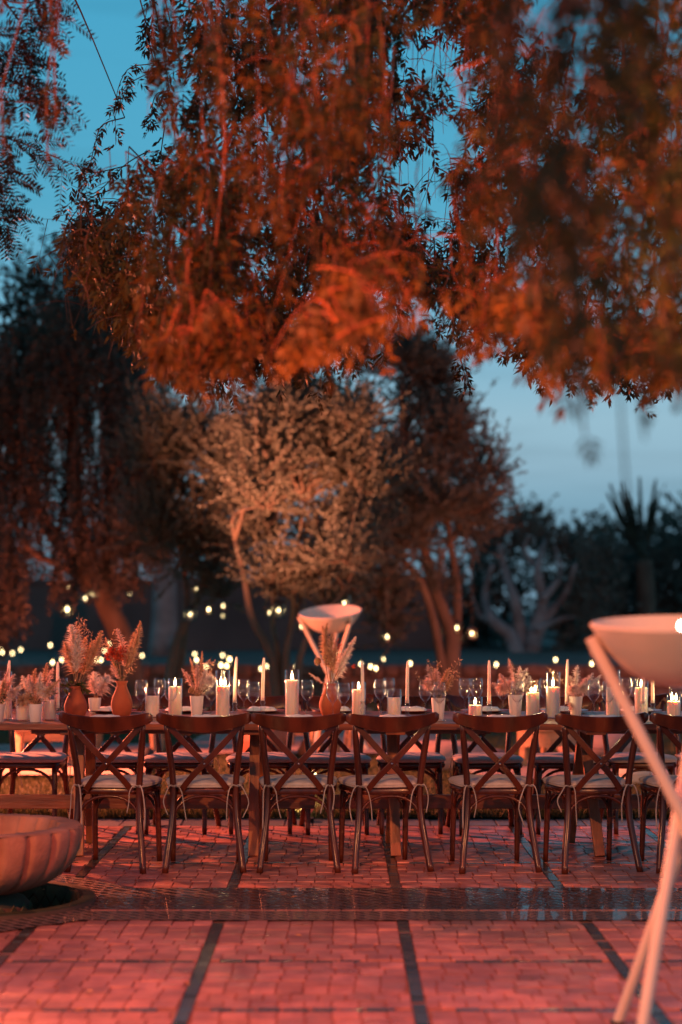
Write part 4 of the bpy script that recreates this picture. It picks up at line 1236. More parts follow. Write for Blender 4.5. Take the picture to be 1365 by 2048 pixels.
# ------------------------------------------------------------------ lanterns
def lantern_parts(t, s, glow=1.0):
    w = .055 * s; h = .15 * s
    b = MB(); b.box((0, 0, .006 * s), (w * 2.1, w * 2.1, .012 * s)); b.build('base', 'iron', t)
    for x in (-1, 1):
        for y in (-1, 1):
            b = MB(); b.box((x * w * .96, y * w * .96, h / 2), (.008 * s, .008 * s, h)); b.build('post', 'iron', t)
    b = MB()
    for x, y, a in ((0, -1, 0), (0, 1, 0), (-1, 0, 1), (1, 0, 1)):
        b2 = MB(); b2.box((x * w * .94, y * w * .94, h / 2), ((.002, w * 1.8, h * .9) if a else (w * 1.8, .002, h * .9))); b2.build('pane', 'lantern_glass', t)
    b = MB(); b.add([(-w * 1.1, -w * 1.1, h), (w * 1.1, -w * 1.1, h), (w * 1.1, w * 1.1, h), (-w * 1.1, w * 1.1, h), (-w * .35, -w * .35, h * 1.22), (w * .35, -w * .35, h * 1.22), (w * .35, w * .35, h * 1.22), (-w * .35, w * .35, h * 1.22)],
                    [(0, 3, 2, 1), (4, 5, 6, 7), (0, 1, 5, 4), (1, 2, 6, 5), (2, 3, 7, 6), (3, 0, 4, 7)]); b.build('cap', 'iron', t)
    b = MB(); b.lathe([(.022 * s, .0125 * s), (.022 * s, h * .34), (0, h * .345)], 12); b.build('wax', 'wax', t, 'auto')
    b = MB(); b.lathe([(0, h * .38), (.013 * s, h * .44), (.018 * s, h * .52), (.012 * s, h * .64), (0, h * .78)], 12); b.build('flame', 'lantern_glow', t, True)
HANG = [(186, 1189, 24.5, 1.0, 'pepper'), (171, 1197, 27, .8, 'pepper'), (135, 1219, 23.5, 1.15, 'pepper'), (136, 1174, 28, .7, 'pepper'), (260, 1187, 30, .6, 'pepper'),
        (381, 1229, 22, 1.0, 'leaning'), (418, 1219, 23, .9, 'leaning'), (447, 1212, 26, .7, 'leaning'), (394, 1179, 24, .75, 'leaning'),
        (540, 1226, 21.5, .75, 'silver'), (557, 1221, 20.5, 1.1, 'silver'), (689, 1204, 21, 1.1, 'silver'), (604, 1253, 25, .9, 'silver'), (446, 1232, 29, .5, 'silver'),
        (775, 1274, 25.5, .9, 'dark'), (878, 1261, 26, .8, 'dark'), (893, 1270, 26.5, .9, 'dark'), (914, 1256, 26, 1.0, 'dark'), (919, 1276, 27, .8, 'dark'), (944, 1267, 26, .95, 'dark'), (777, 1183, 26, .7, 'dark')]
HL = {'pepper': 'small lit glass lantern hanging under the weeping pepper tree', 'leaning': 'small lit glass lantern hanging under the leaning olive tree',
      'silver': 'small lit glass lantern hanging under the orange lit olive tree', 'dark': 'small lit glass lantern hanging under the dark olive tree'}
for px, py, d, s, tr in HANG:
    p = P(px, py, d); t = thing('hanging_lantern', HL[tr], 'lantern', p - Vector((0, 0, .08 * s)), rng.uniform(0, 1.5), group='lanterns hanging under the %s tree' % tr)
    lantern_parts(t, s)
    b = MB(); b.tube([(0, 0, .183 * s), (rng.uniform(-.02, .02), 0, .183 * s + .5), (rng.uniform(-.03, .03), 0, .183 * s + 1.1)], .005, 5); b.build('cord', 'iron', t)
STAND = []
for ox, sc_, pts in ((0, 2.967, [(5, 355), (15, 370), (75, 375), (125, 355), (300, 328), (313, 430), (368, 415), (845, 390), (600, 415), (570, 415), (652, 318), (622, 360), (1037, 425), (1097, 370), (1157, 382), (1168, 415), (1323, 388), (1310, 445), (1345, 450), (1225, 455), (1358, 410)]),
                     (440, 2.967, [(60, 412), (8, 448), (44, 453), (245, 468), (283, 452), (452, 457), (970, 412), (838, 440), (895, 455), (927, 465), (1130, 437), (705, 385)]),
                     (880, 2.814, [(42, 395), (318, 420), (652, 393), (856, 415)])):
    STAND += [(ox + x / sc_, 1180 + y / sc_) for x, y in pts]
for px, py in STAND:
    low = py > 1318
    d = rng.uniform(22.5, 27.5) if low else rng.uniform(30, 38)
    z0 = .012 if low else .5
    p = P(px, py, d); h = p.z - z0
    t = thing('stake_light', 'small lit candle jar on a thin stake %s' % ('standing on the lawn before the low wall' if low else 'standing on the upper terrace'), 'stake light', (p.x, p.y, z0), group='candle jars on stakes, %s' % ('lawn' if low else 'terrace'))
    b = MB(); b.tube([(0, 0, -.02), (0, 0, h - .045)], .006, 6); b.build('stake', 'iron', t)
    b = MB(); b.lathe([(.018, h - .05), (.032, h - .04), (.036, h + .03), (.034, h + .06), (.032, h + .06), (.034, h + .03), (.03, h - .036), (0, h - .04)], 14); b.build('jar', 'lantern_glass', t, True)
    b = MB(); b.lathe([(0, h - .024), (.012, h - .018), (.017, h + .0), (.012, h + .018), (0, h + .028)], 12); b.build('flame', 'lantern_glow', t, True)
d = gd(1562); t = thing('floor_lantern', 'lit glass lantern on the grass under the table', 'lantern', ((628 - CX) / F * 14.6, 14.6, .014), .3); lantern_parts(t, 1.3)

# ------------------------------------------------------------------ trees
def limb(mb, pts, r0, r1, n=10, steps=14):
    q = bez(pts, steps)
    mb.tube(q, [r0 + (r1 - r0) * (i / steps) ** .8 for i in range(steps + 1)], n)
    return q
def tree_root(name, label, base, cat='tree', group=None):
    return thing(name, label, cat, base, group=group)
def crown_twigs(L, S, centre, rad, ntw, nleaf, lsize, lw, up=.35, spread=1.0, tl=(.25, .6), droop=0.0):
    """bushy clump: twigs leaving a clump centre carrying leaves"""
    c = Vector(centre)
    for _ in range(ntw):
        d = Vector((rng.gauss(0, 1), rng.gauss(0, 1), rng.gauss(up, .8))).normalized()
        p0 = c + Vector((d.x * rad[0], d.y * rad[1], d.z * rad[2])) * rng.uniform(.25, .95)
        ln = rng.uniform(*tl)
        d2 = (d * spread + Vector((rng.gauss(0, .35), rng.gauss(0, .35), up))).normalized()
        ts = sorted(rng.random() for _ in range(nleaf))
        for t in ts:
            q = p0 + d2 * (t * ln) - Vector((0, 0, droop * (t * ln) ** 2))
            a = Vector((rng.gauss(0, 1), rng.gauss(0, 1), rng.gauss(0, 1)))
            a = (a - d2 * a.dot(d2)).normalized() * .75 + d2 * .8
            L.one(q, a, lsize * rng.uniform(.6, 1.25), lw * rng.uniform(.8, 1.2))
        if S is not None and rng.random() < .35:
            S.tube([c.lerp(p0, .3), p0, p0 + d2 * ln], [.010, .006, .002], 4, cap=False)

def olive(name, label, d, base_px, trunks, clumps, lsize, lw, leaf, group, seed, gz=.012, shoots=70):
    rng.seed(seed)
    base = Vector(((base_px - CX) / F * d, d, gz))
    t = tree_root(name, label, base, group=group)
    S = MB(); tops = []
    for pts, r0 in trunks:
        q = [P(px, py, d + dd) - base for px, py, dd in pts]
        q[0].z = min(q[0].z, 0) if q[0].z < .2 else 0
        limb(S, q, r0, r0 * .3); tops.append(q[-1]); tops.append(q[-2])
    L = Leaves()
    for px, py, dd, rx, rz, n in clumps:
        c = P(px, py, d + dd) - base
        k = d / F
        near_ = min(tops, key=lambda a: (a - c).length)
        limb(S, [near_, near_.lerp(c, .5) + Vector((rng.gauss(0, .08), rng.gauss(0, .08), .1)), c], .03, .008, 6, 6)
        crown_twigs(L, S, c, (rx * k, rx * k * 1.0, rz * k), int(n * 2.7), 40, lsize * .85, lw * 1.15, up=.45, tl=(.22, .6))
    for _ in range(shoots):
        px, py, dd, rx, rz, n = rng.choice(clumps)
        c = P(px + rng.uniform(-rx, rx) * .6, py - rng.uniform(0, rz) * .6, d + dd - .2) - base
        dv = Vector((rng.gauss(0, .45), rng.gauss(-.1, .4), 1)).normalized(); ln = rng.uniform(.45, .95)
        S.tube([c, c + dv * ln], [.006, .002], 4, cap=False)
        for k in range(46):
            u = rng.random() ** .8; a = Vector((rng.gauss(0, 1), rng.gauss(0, 1), rng.gauss(0, .6))).normalized() * .8 + dv * .7
            L.one(c + dv * ln * u, a, lsize * .95 * rng.uniform(.7, 1.2), lw * 1.2)
    S.build('trunk', 'bark', t, True)
    L.build('crown', leaf, t, seed)
    return t
def scatter_clumps(outl, n, rx, rz, ntw, dd=.9, seed=3):
    """clump centres inside a photo-space polygon"""
    g = random.Random(seed); xs = [p[0] for p in outl]; ys = [p[1] for p in outl]; out = []
    def inside(x, y):
        c = False; j = len(outl) - 1
        for i in range(len(outl)):
            (xi, yi), (xj, yj) = outl[i], outl[j]
            if (yi > y) != (yj > y) and x < (xj - xi) * (y - yi) / (yj - yi) + xi: c = not c
            j = i
        return c
    while len(out) < n:
        x, y = g.uniform(min(xs), max(xs)), g.uniform(min(ys), max(ys))
        if inside(x, y): out.append((x, y, g.uniform(-dd, dd), rx * g.uniform(.7, 1.3), rz * g.uniform(.7, 1.3), ntw))
    return out
# orange lit multi-stemmed olive
olive('olive_tree', 'multi-stemmed olive tree lit orange from below behind the white bowl', 20.5, 585,
      [([(560, 1400, 0), (545, 1320, 0), (505, 1240, -.1), (488, 1150, 0), (470, 1080, .1)], .075), ([(572, 1400, .1), (560, 1330, .1), (545, 1250, .2), (548, 1170, .2), (540, 1050, .3)], .055),
       ([(590, 1400, 0), (570, 1330, 0), (585, 1240, .2), (590, 1150, .2), (610, 1000, .2)], .06), ([(600, 1400, -.2), (598, 1330, -.2), (630, 1250, -.2), (690, 1180, 0), (720, 1100, 0)], .055), ([(580, 1400, .3), (575, 1300, .3), (600, 1200, .4), (640, 1100, .4)], .05)],
      scatter_clumps([(500, 920), (520, 850), (545, 790), (600, 770), (660, 790), (710, 860), (735, 960), (730, 1080), (700, 1170), (640, 1180), (560, 1170), (500, 1120), (480, 1020)], 24, 40, 36, 30, .8, 5)
      + [(520, 890, -.6, 30, 26, 26), (505, 960, -.7, 28, 26, 22), (545, 820, -.4, 24, 34, 22), (530, 1010, -.7, 30, 26, 22), (600, 800, 0, 26, 30, 20), (655, 1210, .2, 30, 26, 12), (560, 1190, .2, 26, 22, 10)],
      .052, .020, 'olive_leaf', 'olive trees on the lawn', 21)
olive('olive_tree', 'leaning olive tree with dim reddish crown beside the pepper tree', 22.5, 335,
      [([(332, 1400, 0), (345, 1330, 0), (368, 1250, 0), (405, 1170, 0), (420, 1060, .2)], .10), ([(345, 1330, 0), (372, 1240, .1), (370, 1150, .2), (350, 1060, .2)], .06)],
      scatter_clumps([(290, 900), (340, 850), (420, 830), (480, 860), (500, 950), (490, 1080), (470, 1170), (400, 1190), (340, 1140), (300, 1060), (330, 980)], 20, 42, 36, 28, .8, 8)
      + [(275, 912, -.6, 24, 20, 16), (300, 890, -.5, 28, 18, 16), (330, 870, -.4, 30, 22, 16), (310, 1060, -.3, 28, 22, 14), (440, 1195, .2, 30, 20, 12)],
      .055, .021, 'olive_leaf', 'olive trees on the lawn', 22)
olive('olive_tree', 'tall dark olive tree behind the lit one, with lanterns round its trunk', 26.0, 905,
      [([(905, 1420, 0), (903, 1320, 0), (900, 1260, 0), (870, 1180, 0), (840, 1060, 0), (800, 900, .2)], .15), ([(902, 1270, 0), (915, 1200, .1), (900, 1080, .2), (880, 950, .3)], .09), ([(900, 1260, 0), (850, 1180, -.2), (770, 1080, -.2), (740, 950, 0)], .08)],
      scatter_clumps([(700, 800), (740, 730), (800, 700), (850, 730), (900, 800), (930, 880), (965, 960), (960, 1050), (900, 1120), (860, 1180), (790, 1230), (730, 1200), (690, 1080), (680, 920)], 40, 42, 38, 28, 1.1, 11)
      + [(800, 710, 0, 26, 40, 18), (850, 755, 0, 30, 24, 16), (915, 830, 0, 24, 20, 14), (960, 910, 0, 28, 18, 14), (985, 945, 0, 18, 12, 9), (975, 1000, 0, 20, 18, 12), (780, 1250, -.2, 22, 24, 12), (780, 1280, -.2, 16, 14, 8), (880, 1185, 0, 28, 22, 14), (735, 740, .2, 26, 30, 14)],
      .060, .021, 'olive_grey', 'olive trees on the lawn', 23)

# weeping pepper tree with hanging strands
def strand(L, S, top, length, step, lsize, lw, nl, sway=.08, stem=.003, spread=.75):
    p = Vector(top); dx, dy = rng.gauss(0, sway), rng.gauss(0, sway)
    n = max(2, int(length / step)); pts = [p.copy()]
    for i in range(n):
        t = (i + 1) / n
        q = Vector(top) + Vector((dx * t + .015 * math.sin(i * .9 + dx * 40), dy * t, -length * t))
        pts.append(q)
        for _ in range(nl):
            a = Vector((rng.gauss(0, spread), rng.gauss(0, spread), -rng.uniform(.25, 1.2)))
            L.one(q, a, lsize * rng.uniform(.65, 1.25), lw * rng.uniform(.8, 1.2))
    if S is not None: S.tube(pts, [stem * (1 - .6 * i / n) for i in range(n + 1)], 4, cap=False)
rng.seed(31)
d0 = 25.0
base = Vector(((262 - CX) / F * d0, d0, .012))
t = tree_root('pepper_tree', 'big dark weeping pepper tree with trailing strands beyond the fountain', base)
S = MB(); L = Leaves(); SS = MB()
k = d0 / F
lim = [([(262, 1440, 0), (255, 1330, 0), (238, 1260, 0), (200, 1180, 0), (150, 1000, 0), (150, 760, .2), (160, 600, .3)], .24), ([(236, 1260, 0), (215, 1150, .2), (230, 950, .3), (220, 760, .3)], .14), ([(200, 1180, 0), (100, 1060, -.3), (30, 900, -.4), (0, 800, -.4)], .12), ([(205, 1180, 0), (150, 1140, -.5), (60, 1100, -.9), (10, 1000, -1)], .09)]
for pts, r0 in lim: limb(S, [P(a, b_, d0 + c) - base for a, b_, c in pts], r0, r0 * .25)
def ytop(px): return np.interp(px, [-160, -60, 0, 60, 110, 160, 210, 260, 300, 340], [700, 640, 640, 600, 540, 490, 560, 640, 760, 880])
def ybot(px): return np.interp(px, [-160, 0, 60, 120, 180, 240, 300, 340], [1330, 1300, 1240, 1200, 1180, 1190, 1140, 1020])
for _ in range(2500):
    px = rng.uniform(-160, 335); a, b_ = ytop(px), ybot(px)
    py = rng.uniform(a, b_ - 60); dd = rng.uniform(-1.6, 1.6)
    if rng.random() < .25: py = rng.uniform(a, a + 160)
    ln = min(rng.uniform(.5, 1.5), (b_ + rng.uniform(-30, 25) - py) * k)
    if 45 < px < 110 and py + ln / k > 1160: continue
    strand(L, SS if rng.random() < .3 else None, P(px, py, d0 + dd) - base, ln, .055, .085, .026, 3, .09, .004, .6)
for (px, py) in [(30, 640), (60, 590), (50, 680), (20, 620), (10, 700), (85, 560), (40, 560), (105, 600), (150, 500), (175, 520), (130, 530), (200, 600)]:
    crown_twigs(L, SS, P(px, py, d0) - base, (20 * k, .3, 24 * k), 26, 16, .08, .035, up=.2, tl=(.2, .6))
S.build('trunk', 'bark', t, True); o = SS.build('hanging_twigs', 'twig', t); stuff(o); L.build('crown', 'willow_leaf', t, 31)

# tall slim eucalyptus with pale trunk
rng.seed(41); d0 = 36.0; base = Vector(((325 - CX) / F * d0, d0, .48))
t = tree_root('eucalyptus_tree', 'tall slim tree with a pale mottled trunk behind the pepper tree', base)
S = MB(); L = Leaves(); k = d0 / F
limb(S, [P(325, 1320, d0) - base, P(330, 1200, d0) - base, P(322, 1050, d0) - base, P(300, 880, d0) - base, P(285, 700, d0) - base, P(280, 600, d0) - base], .30, .08)
for pts in ([(322, 1050), (270, 900), (250, 780)], [(300, 880), (330, 760), (325, 680)]): limb(S, [P(a, b_, d0) - base for a, b_ in pts], .09, .03, 8, 8)
for _ in range(46):
    px, py = rng.gauss(290, 36), rng.uniform(580, 1000)
    crown_twigs(L, None, P(px, py, d0 + rng.uniform(-1, 1)) - base, (26 * k, .4, 36 * k), 12, 12, .12, .035, up=-.5, tl=(.3, .8))
S.build('trunk', 'pale_bark', t, True); L.build('crown', 'dark_leaf', t, 41)

# far fig tree with bare grey limbs, dark trees, palm
rng.seed(51); d0 = 38.5; base = Vector(((1040 - CX) / F * d0, d0, .48)); k = d0 / F
t = tree_root('fig_tree', 'sprawling fig tree with pale bare limbs on the upper terrace', base)
S = MB(); L = Leaves()
G = lambda a, b_, c=0: P(a, b_, d0 + c) - base
for pts, r0 in (([(1040, 1320), (1020, 1270), (985, 1240), (970, 1190), (985, 1130)], .20), ([(1045, 1320), (1040, 1260), (1030, 1200), (1010, 1140), (1000, 1090)], .20), ([(1060, 1320), (1072, 1260), (1085, 1200), (1075, 1140), (1090, 1080)], .22), ([(1065, 1300), (1090, 1240), (1130, 1190), (1150, 1130)], .16),
                ([(1085, 1200), (1120, 1150), (1110, 1090)], .10), ([(985, 1240), (960, 1230), (945, 1190)], .09), ([(1075, 1140), (1050, 1100), (1060, 1070)], .08), ([(1072, 1260), (1120, 1238), (1150, 1235)], .08)):
    limb(S, [G(*q, rng.uniform(-.5, .1)) for q in pts], r0, r0 * .25, 8)
for px, py, *_ in scatter_clumps([(950, 1140), (970, 1090), (1010, 1065), (1070, 1055), (1110, 1075), (1180, 1100), (1200, 1160), (1190, 1260), (1160, 1290), (1130, 1250), (1140, 1150), (1080, 1100), (1000, 1110), (950, 1200)], 44, 30, 24, 1, 1, 51):
    crown_twigs(L, S, G(px, py, rng.uniform(.2, 2.0)), (26 * k, .5, 22 * k), 14, 14, .13, .06, up=.3, tl=(.3, .8))
S.build('trunk', 'pale_bark', t, True); L.build('crown', 'dark_leaf', t, 51)
def far_tree(label, px, d0, outl, n, seed, leaf='dark_leaf', ls=.16, name='broadleaf_tree'):
    rng.seed(seed); base = Vector(((px - CX) / F * d0, d0, .48)); k = d0 / F
    t = tree_root(name, label, base, group='dark trees along the garden wall'); S = MB(); L = Leaves()
    cl = scatter_clumps(outl, n, 30, 26, 1, 1.5, seed)
    top = min(outl, key=lambda q: q[1]); mid = (sum(q[0] for q in outl) / len(outl), sum(q[1] for q in outl) / len(outl))
    q = limb(S, [Vector((0, 0, -.05)), P(px, 1250, d0) - base, P(mid[0], mid[1], d0) - base, P(top[0], top[1] + 20, d0) - base], .22, .05, 8)
    for a, b_, dd, *_ in cl:
        c = P(a, b_, d0 + dd) - base
        limb(S, [q[7], q[7].lerp(c, .5) + Vector((0, 0, .2)), c], .05, .015, 5, 5)
        crown_twigs(L, None, c, (30 * k, .6, 26 * k), 16, 14, ls, .07, up=.25, tl=(.3, .9))
    S.build('trunk', 'bark', t, True); L.build('crown', leaf, t, seed)
far_tree('dark bushy tree beside the fig tree by the garden wall', 1175, 42, [(1120, 1130), (1160, 1090), (1200, 1080), (1225, 1130), (1230, 1240), (1200, 1300), (1130, 1300)], 32, 61)
far_tree('dark bushy tree behind the upright palm', 1280, 45, [(1195, 1120), (1230, 1060), (1300, 1075), (1340, 1110), (1350, 1240), (1320, 1310), (1210, 1310)], 40, 62)
far_tree('dark loose tree past the upright palm', 1370, 43, [(1310, 1100), (1345, 1050), (1400, 1040), (1460, 1090), (1460, 1300), (1320, 1300)], 36, 63)
far_tree('low dark tree between the fig tree and the dark olive', 940, 43, [(890, 1130), (950, 1095), (1000, 1110), (1020, 1200), (1000, 1300), (890, 1300)], 30, 64)
far_tree('dark tree by the garden wall behind the lit olive', 680, 47, [(600, 1080), (700, 1040), (780, 1100), (800, 1200), (780, 1290), (600, 1240)], 30, 65)
far_tree('dark tree by the garden wall behind the leaning olive', 440, 48, [(360, 1040), (440, 1000), (520, 1060), (530, 1200), (450, 1240), (360, 1220)], 30, 66)
far_tree('dark tree by the garden wall beyond the pepper tree', 40, 48, [(-120, 1000), (0, 950), (60, 1000), (60, 1180), (0, 1230), (-120, 1230)], 30, 67)
# upright palm
rng.seed(71); d0 = 41.0; base = Vector(((1288 - CX) / F * d0, d0, .48)); k = d0 / F
t = tree_root('palm_tree', 'palm with stiff upright fronds above the dark trees', base, 'palm tree')
b = MB(); limb(b, [Vector((0, 0, -.05)), Vector((.05, 0, 1.0)), Vector((.0, 0, 2.0))], .24, .20, 12); b.build('trunk', 'bark', t, True)
G = lambda a, b_, c=0: P(a, b_, d0 + c) - base
for tips in [(1222, 972), (1246, 968), (1280, 958), (1312, 962), (1262, 1000), (1300, 1010), (1228, 1040), (1216, 990), (1255, 985), (1318, 985), (1308, 975), (1240, 985)]:
    tip = G(*tips, rng.uniform(-.8, .8)); b0 = Vector((rng.gauss(0, .05), 0, 2.0))
    pts = bez([b0, b0.lerp(tip, .5) + Vector((tip.x * .10, 0, .05)), tip], 14)
    S = MB(); S.tube(pts, [.03 - .0018 * i for i in range(15)], 5); o = S.build('frond', 'palm_leaf', t); L = Leaves()
    for i in range(4, 15):
        for q in range(9):
            a = pts[i - 1].lerp(pts[i], q / 9); ax = (pts[i] - pts[i - 1]).normalized()
            for s in (-1, 1):
                sd = Vector((ax.z, rng.gauss(0, .5), -ax.x)).normalized() * s
                L.one(a, ax * 1.5 + sd * .32, .34 * (1.15 - i / 17) * rng.uniform(.8, 1.1), .035)
    L.build('leaflets', 'palm_leaf', o, 7)

# ------------------------------------------------------------------ the big weeping tree overhead
rng.seed(81)
TB = Vector((3.1, 7.4, 0))
t = tree_root('weeping_tree', 'tall red lit tree whose hanging branches reach over the patio and tables', TB)
TR = MB(); TW = MB(); LA, LB, LC = Leaves(), Leaves(), Leaves()
loc = lambda v: Vector(v) - TB
limb(TR, [(0, 0, -.05), (-.1, .1, 1.2), (-.05, .15, 2.6), (-.25, .2, 4.2)], .26, .19, 14)
hub = Vector((2.85, 7.6, 4.15))
LIMBS = [[hub, (2.0, 8.6, 5.0), (.6, 9.6, 5.35), (-1.0, 10.0, 5.2), (-1.9, 10.2, 4.85)], [hub, (1.8, 7.2, 4.8), (.6, 6.8, 4.7), (-.5, 6.9, 4.45), (-1.1, 7.2, 4.1)],
         [hub, (2.2, 6.2, 4.5), (1.3, 5.0, 4.1), (.7, 4.2, 3.8)], [hub, (2.6, 8.8, 5.2), (1.6, 10.2, 5.6), (.6, 10.9, 5.5)], [hub, (2.9, 6.0, 4.4), (2.4, 4.4, 3.8)],
         [(1.3, 5.0, 4.1), (.4, 4.6, 4.0), (-.55, 4.4, 3.82)],
         [(.6, 9.6, 5.35), (-.6, 9.0, 5.4), (-1.7, 8.9, 5.0), (-2.4, 9.0, 4.4)]]
nodes = []
for pts in LIMBS: nodes += limb(TR, [loc(p) for p in pts], .12, .025, 10, 20)
def hangpoint(top):
    """thin bough from the closest limb to the top of a strand"""
    c = loc(top); a = min(nodes, key=lambda q: (q - c).length)
    if (a - c).length > 1.0: return
    m_ = a.lerp(c, .55) + Vector((rng.gauss(0, .05), rng.gauss(0, .05), .10 + .1 * (a - c).length))
    TW.tube(bez([a, m_, c], 6), [.007, .0065, .006, .005, .004, .0035, .003], 5, cap=False)
def low_y(px): return np.interp(px, [100, 140, 190, 230, 330, 400, 480, 550, 650, 690, 760, 820, 880, 930, 1000, 1080, 1160, 1230, 1300, 1365, 1420],
                                [455, 480, 565, 630, 710, 735, 745, 715, 730, 660, 590, 570, 620, 670, 640, 700, 735, 755, 750, 720, 720])
def left_x(py): return np.interp(py, [-60, 0, 100, 180, 260, 330, 400, 470, 560, 620, 700, 760], [310, 305, 300, 325, 300, 260, 190, 140, 185, 215, 300, 330])
GAPS = [(870, 90, 70, 60), (940, 160, 45, 50), (890, 260, 40, 60), (865, 400, 45, 110), (800, 330, 30, 40), (760, 560, 30, 40), (255, 190, 60, 60), (1060, 310, 30, 30), (350, 560, 22, 22), (410, 420, 20, 24), (1180, 330, 26, 26), (560, 260, 20, 24), (840, 620, 30, 40), (1010, 470, 24, 30), (680, 110, 20, 30)]
def gap(px, py):
    for gx, gy, rx, ry in GAPS:
        if ((px - gx) / rx) ** 2 + ((py - gy) / ry) ** 2 < 1: return True
    return False
def spray(L, q, n, l, w, down=.5):
    """small drooping pinnate leaf: n pairs of leaflets and an end leaflet"""
    ax = Vector((rng.gauss(0, .7), rng.gauss(0, .7), -down - rng.random() * .6)).normalized()
    o = ax.orthogonal().normalized(); o2 = ax.cross(o); a0 = rng.uniform(0, 6.28); pl = o * math.cos(a0) + o2 * math.sin(a0)
    R_ = l * rng.uniform(.8, 1.3)
    for k in range(n):
        u = (k + .5) / n; p = Vector(q) + ax * (R_ * u) - Vector((0, 0, .012 * u * u))
        for s_ in (-1, 1):
            L.one(p, pl * s_ * (.95 - .4 * u) + ax * (.55 + .5 * u) + Vector((rng.gauss(0, .12), rng.gauss(0, .12), rng.gauss(-.08, .12))), l * (1.0 - .35 * abs(u - .4)) * rng.uniform(.8, 1.15), w)
    L.one(Vector(q) + ax * R_, ax + Vector((0, 0, -.15)), l * .9, w)
def twig(L, a, c, sag, n, lsize, lw, nl, dens, stemr):
    """curved leafy twig from a to c (world points)"""
    pts = []
    for i in range(n + 1):
        u = i / n
        q = a.lerp(c, u) + Vector((0, 0, sag * 4 * u * (1 - u))); pts.append(loc(q))
        if u > .1:
            qx, qy = CX + q.x / q.y * F, HY - (q.z - CH) / q.y * F
            if gap(qx, qy) and rng.random() < .88: continue
            if qx < left_x(qy) - 10 and rng.random() < .85: continue
            if qy > low_y(qx) - 40 and rng.random() < .35: continue
            if rng.random() < dens: spray(L, loc(q), nl, lsize * rng.uniform(.75, 1.2), lw, .7)
    TW.tube(pts, [stemr * (1 - .6 * i / n) for i in range(n + 1)], 4, cap=False)
def canopy(L, ncl, ntw, xr, yr, dr, lsize, lw, nl, dens=.92, stemr=.0025, hang=.3, rad=.24):
    made = 0; tries = 0
    while made < ncl and tries < ncl * 30:
        tries += 1
        px = rng.uniform(*xr); lo = low_y(px) - 20
        py = rng.uniform(yr[0], yr[1])
        if rng.random() < .18: py = lo - rng.uniform(0, 70)
        if py > lo or py > yr[1] or px < left_x(py) + 10 or (gap(px, py) and rng.random() < .8): continue
        d_ = rng.uniform(*dr); c = P(px, py, d_); made += 1
        k_ = F / d_
        for _ in range(ntw):
            a = c + Vector((rng.gauss(0, rad * .5), rng.gauss(0, rad * .6), rng.gauss(.05, rad * .4)))
            if rng.random() < hang:
                ln = rng.uniform(.2, .6); e = a + Vector((rng.gauss(0, .05), rng.gauss(0, .05), -ln)); sag = 0
            else:
                ln = rng.uniform(.14, .34); dv = Vector((rng.gauss(0, 1), rng.gauss(0, .8), rng.gauss(-.45, .6))).normalized(); e = a + dv * ln; sag = .12 * ln
            ey = HY - (e.z - CH) * k_
            if ey > low_y(px) + 25: e.z = CH + (HY - low_y(px) - rng.uniform(-45, 45) * (1 if d_ < 8 else .8)) / k_
            twig(L, a, e, sag, max(3, int(ln / .055)), lsize, lw, nl, dens, stemr)
            if rng.random() < .5: TW.tube([loc(c), loc(c.lerp(a, .5) + Vector((0, 0, .02))), loc(a)], .004, 4, cap=False)
        if rng.random() < .35: hangpoint(c)
canopy(LA, 112, 15, (110, 980), (-280, 770), (8.4, 11.2), .064, .0170, 3, rad=.17)
canopy(LA, 30, 15, (960, 1460), (150, 760), (8.4, 10.6), .064, .0170, 3, rad=.17)
canopy(LB, 18, 12, (330, 760), (-200, 740), (6.6, 8.2), .064, .0170, 3, hang=.7, rad=.17)
canopy(LB, 8, 10, (540, 780), (-100, 720), (5.8, 6.6), .064, .017, 3, hang=.7, rad=.14)
canopy(LB, 21, 10, (960, 1460), (-200, 740), (5.8, 7.8), .064, .0170, 3, hang=.6, rad=.17)
canopy(LC, 9, 9, (1000, 1480), (-250, 470), (3.9, 4.8), .064, .017, 3, hang=.5, rad=.15)
# drooping ends along the ragged lower edge
for k in range(64):
    px = rng.uniform(150, 1400); d_ = rng.uniform(8.3, 10.4) if k % 4 else rng.uniform(6.2, 7.6)
    bt = P(px, low_y(px) + rng.uniform(5, 75), d_); top = bt + Vector((rng.gauss(0, .05), rng.gauss(0, .05), rng.uniform(.3, .55)))
    n_s = 9; pts = [loc(top.lerp(bt, i / n_s) + Vector((.012 * math.sin(i * 1.3 + k), 0, 0))) for i in range(n_s + 1)]
    TW.tube(pts, [.003 - .0002 * i for i in range(n_s + 1)], 4, cap=False)
    for i in range(2, n_s + 1):
        if rng.random() < .8: spray(LA, pts[i], 3, .050 * (1.1 - .35 * i / n_s), .014, .8)
# a few very near trailing ends
for px, bot, d_, ln in ((1170, 870, 4.2, .55), (1215, 800, 4.6, .6), (1290, 880, 4.0, .5), (1350, 790, 4.3, .6), (1255, 1010, 4.0, .75)):
    top = P(px - rng.uniform(30, 60), bot, d_) + Vector((0, 0, ln)); bt = P(px, bot, d_); hangpoint(top); pts = [loc(top.lerp(bt, i / 10)) for i in range(11)]
    TW.tube(pts, .003, 4, cap=False)
    for i in range(2, 11 if bot < 1000 else 6):
        if rng.random() < .7: spray(LC, pts[i], 3, .045, .013)
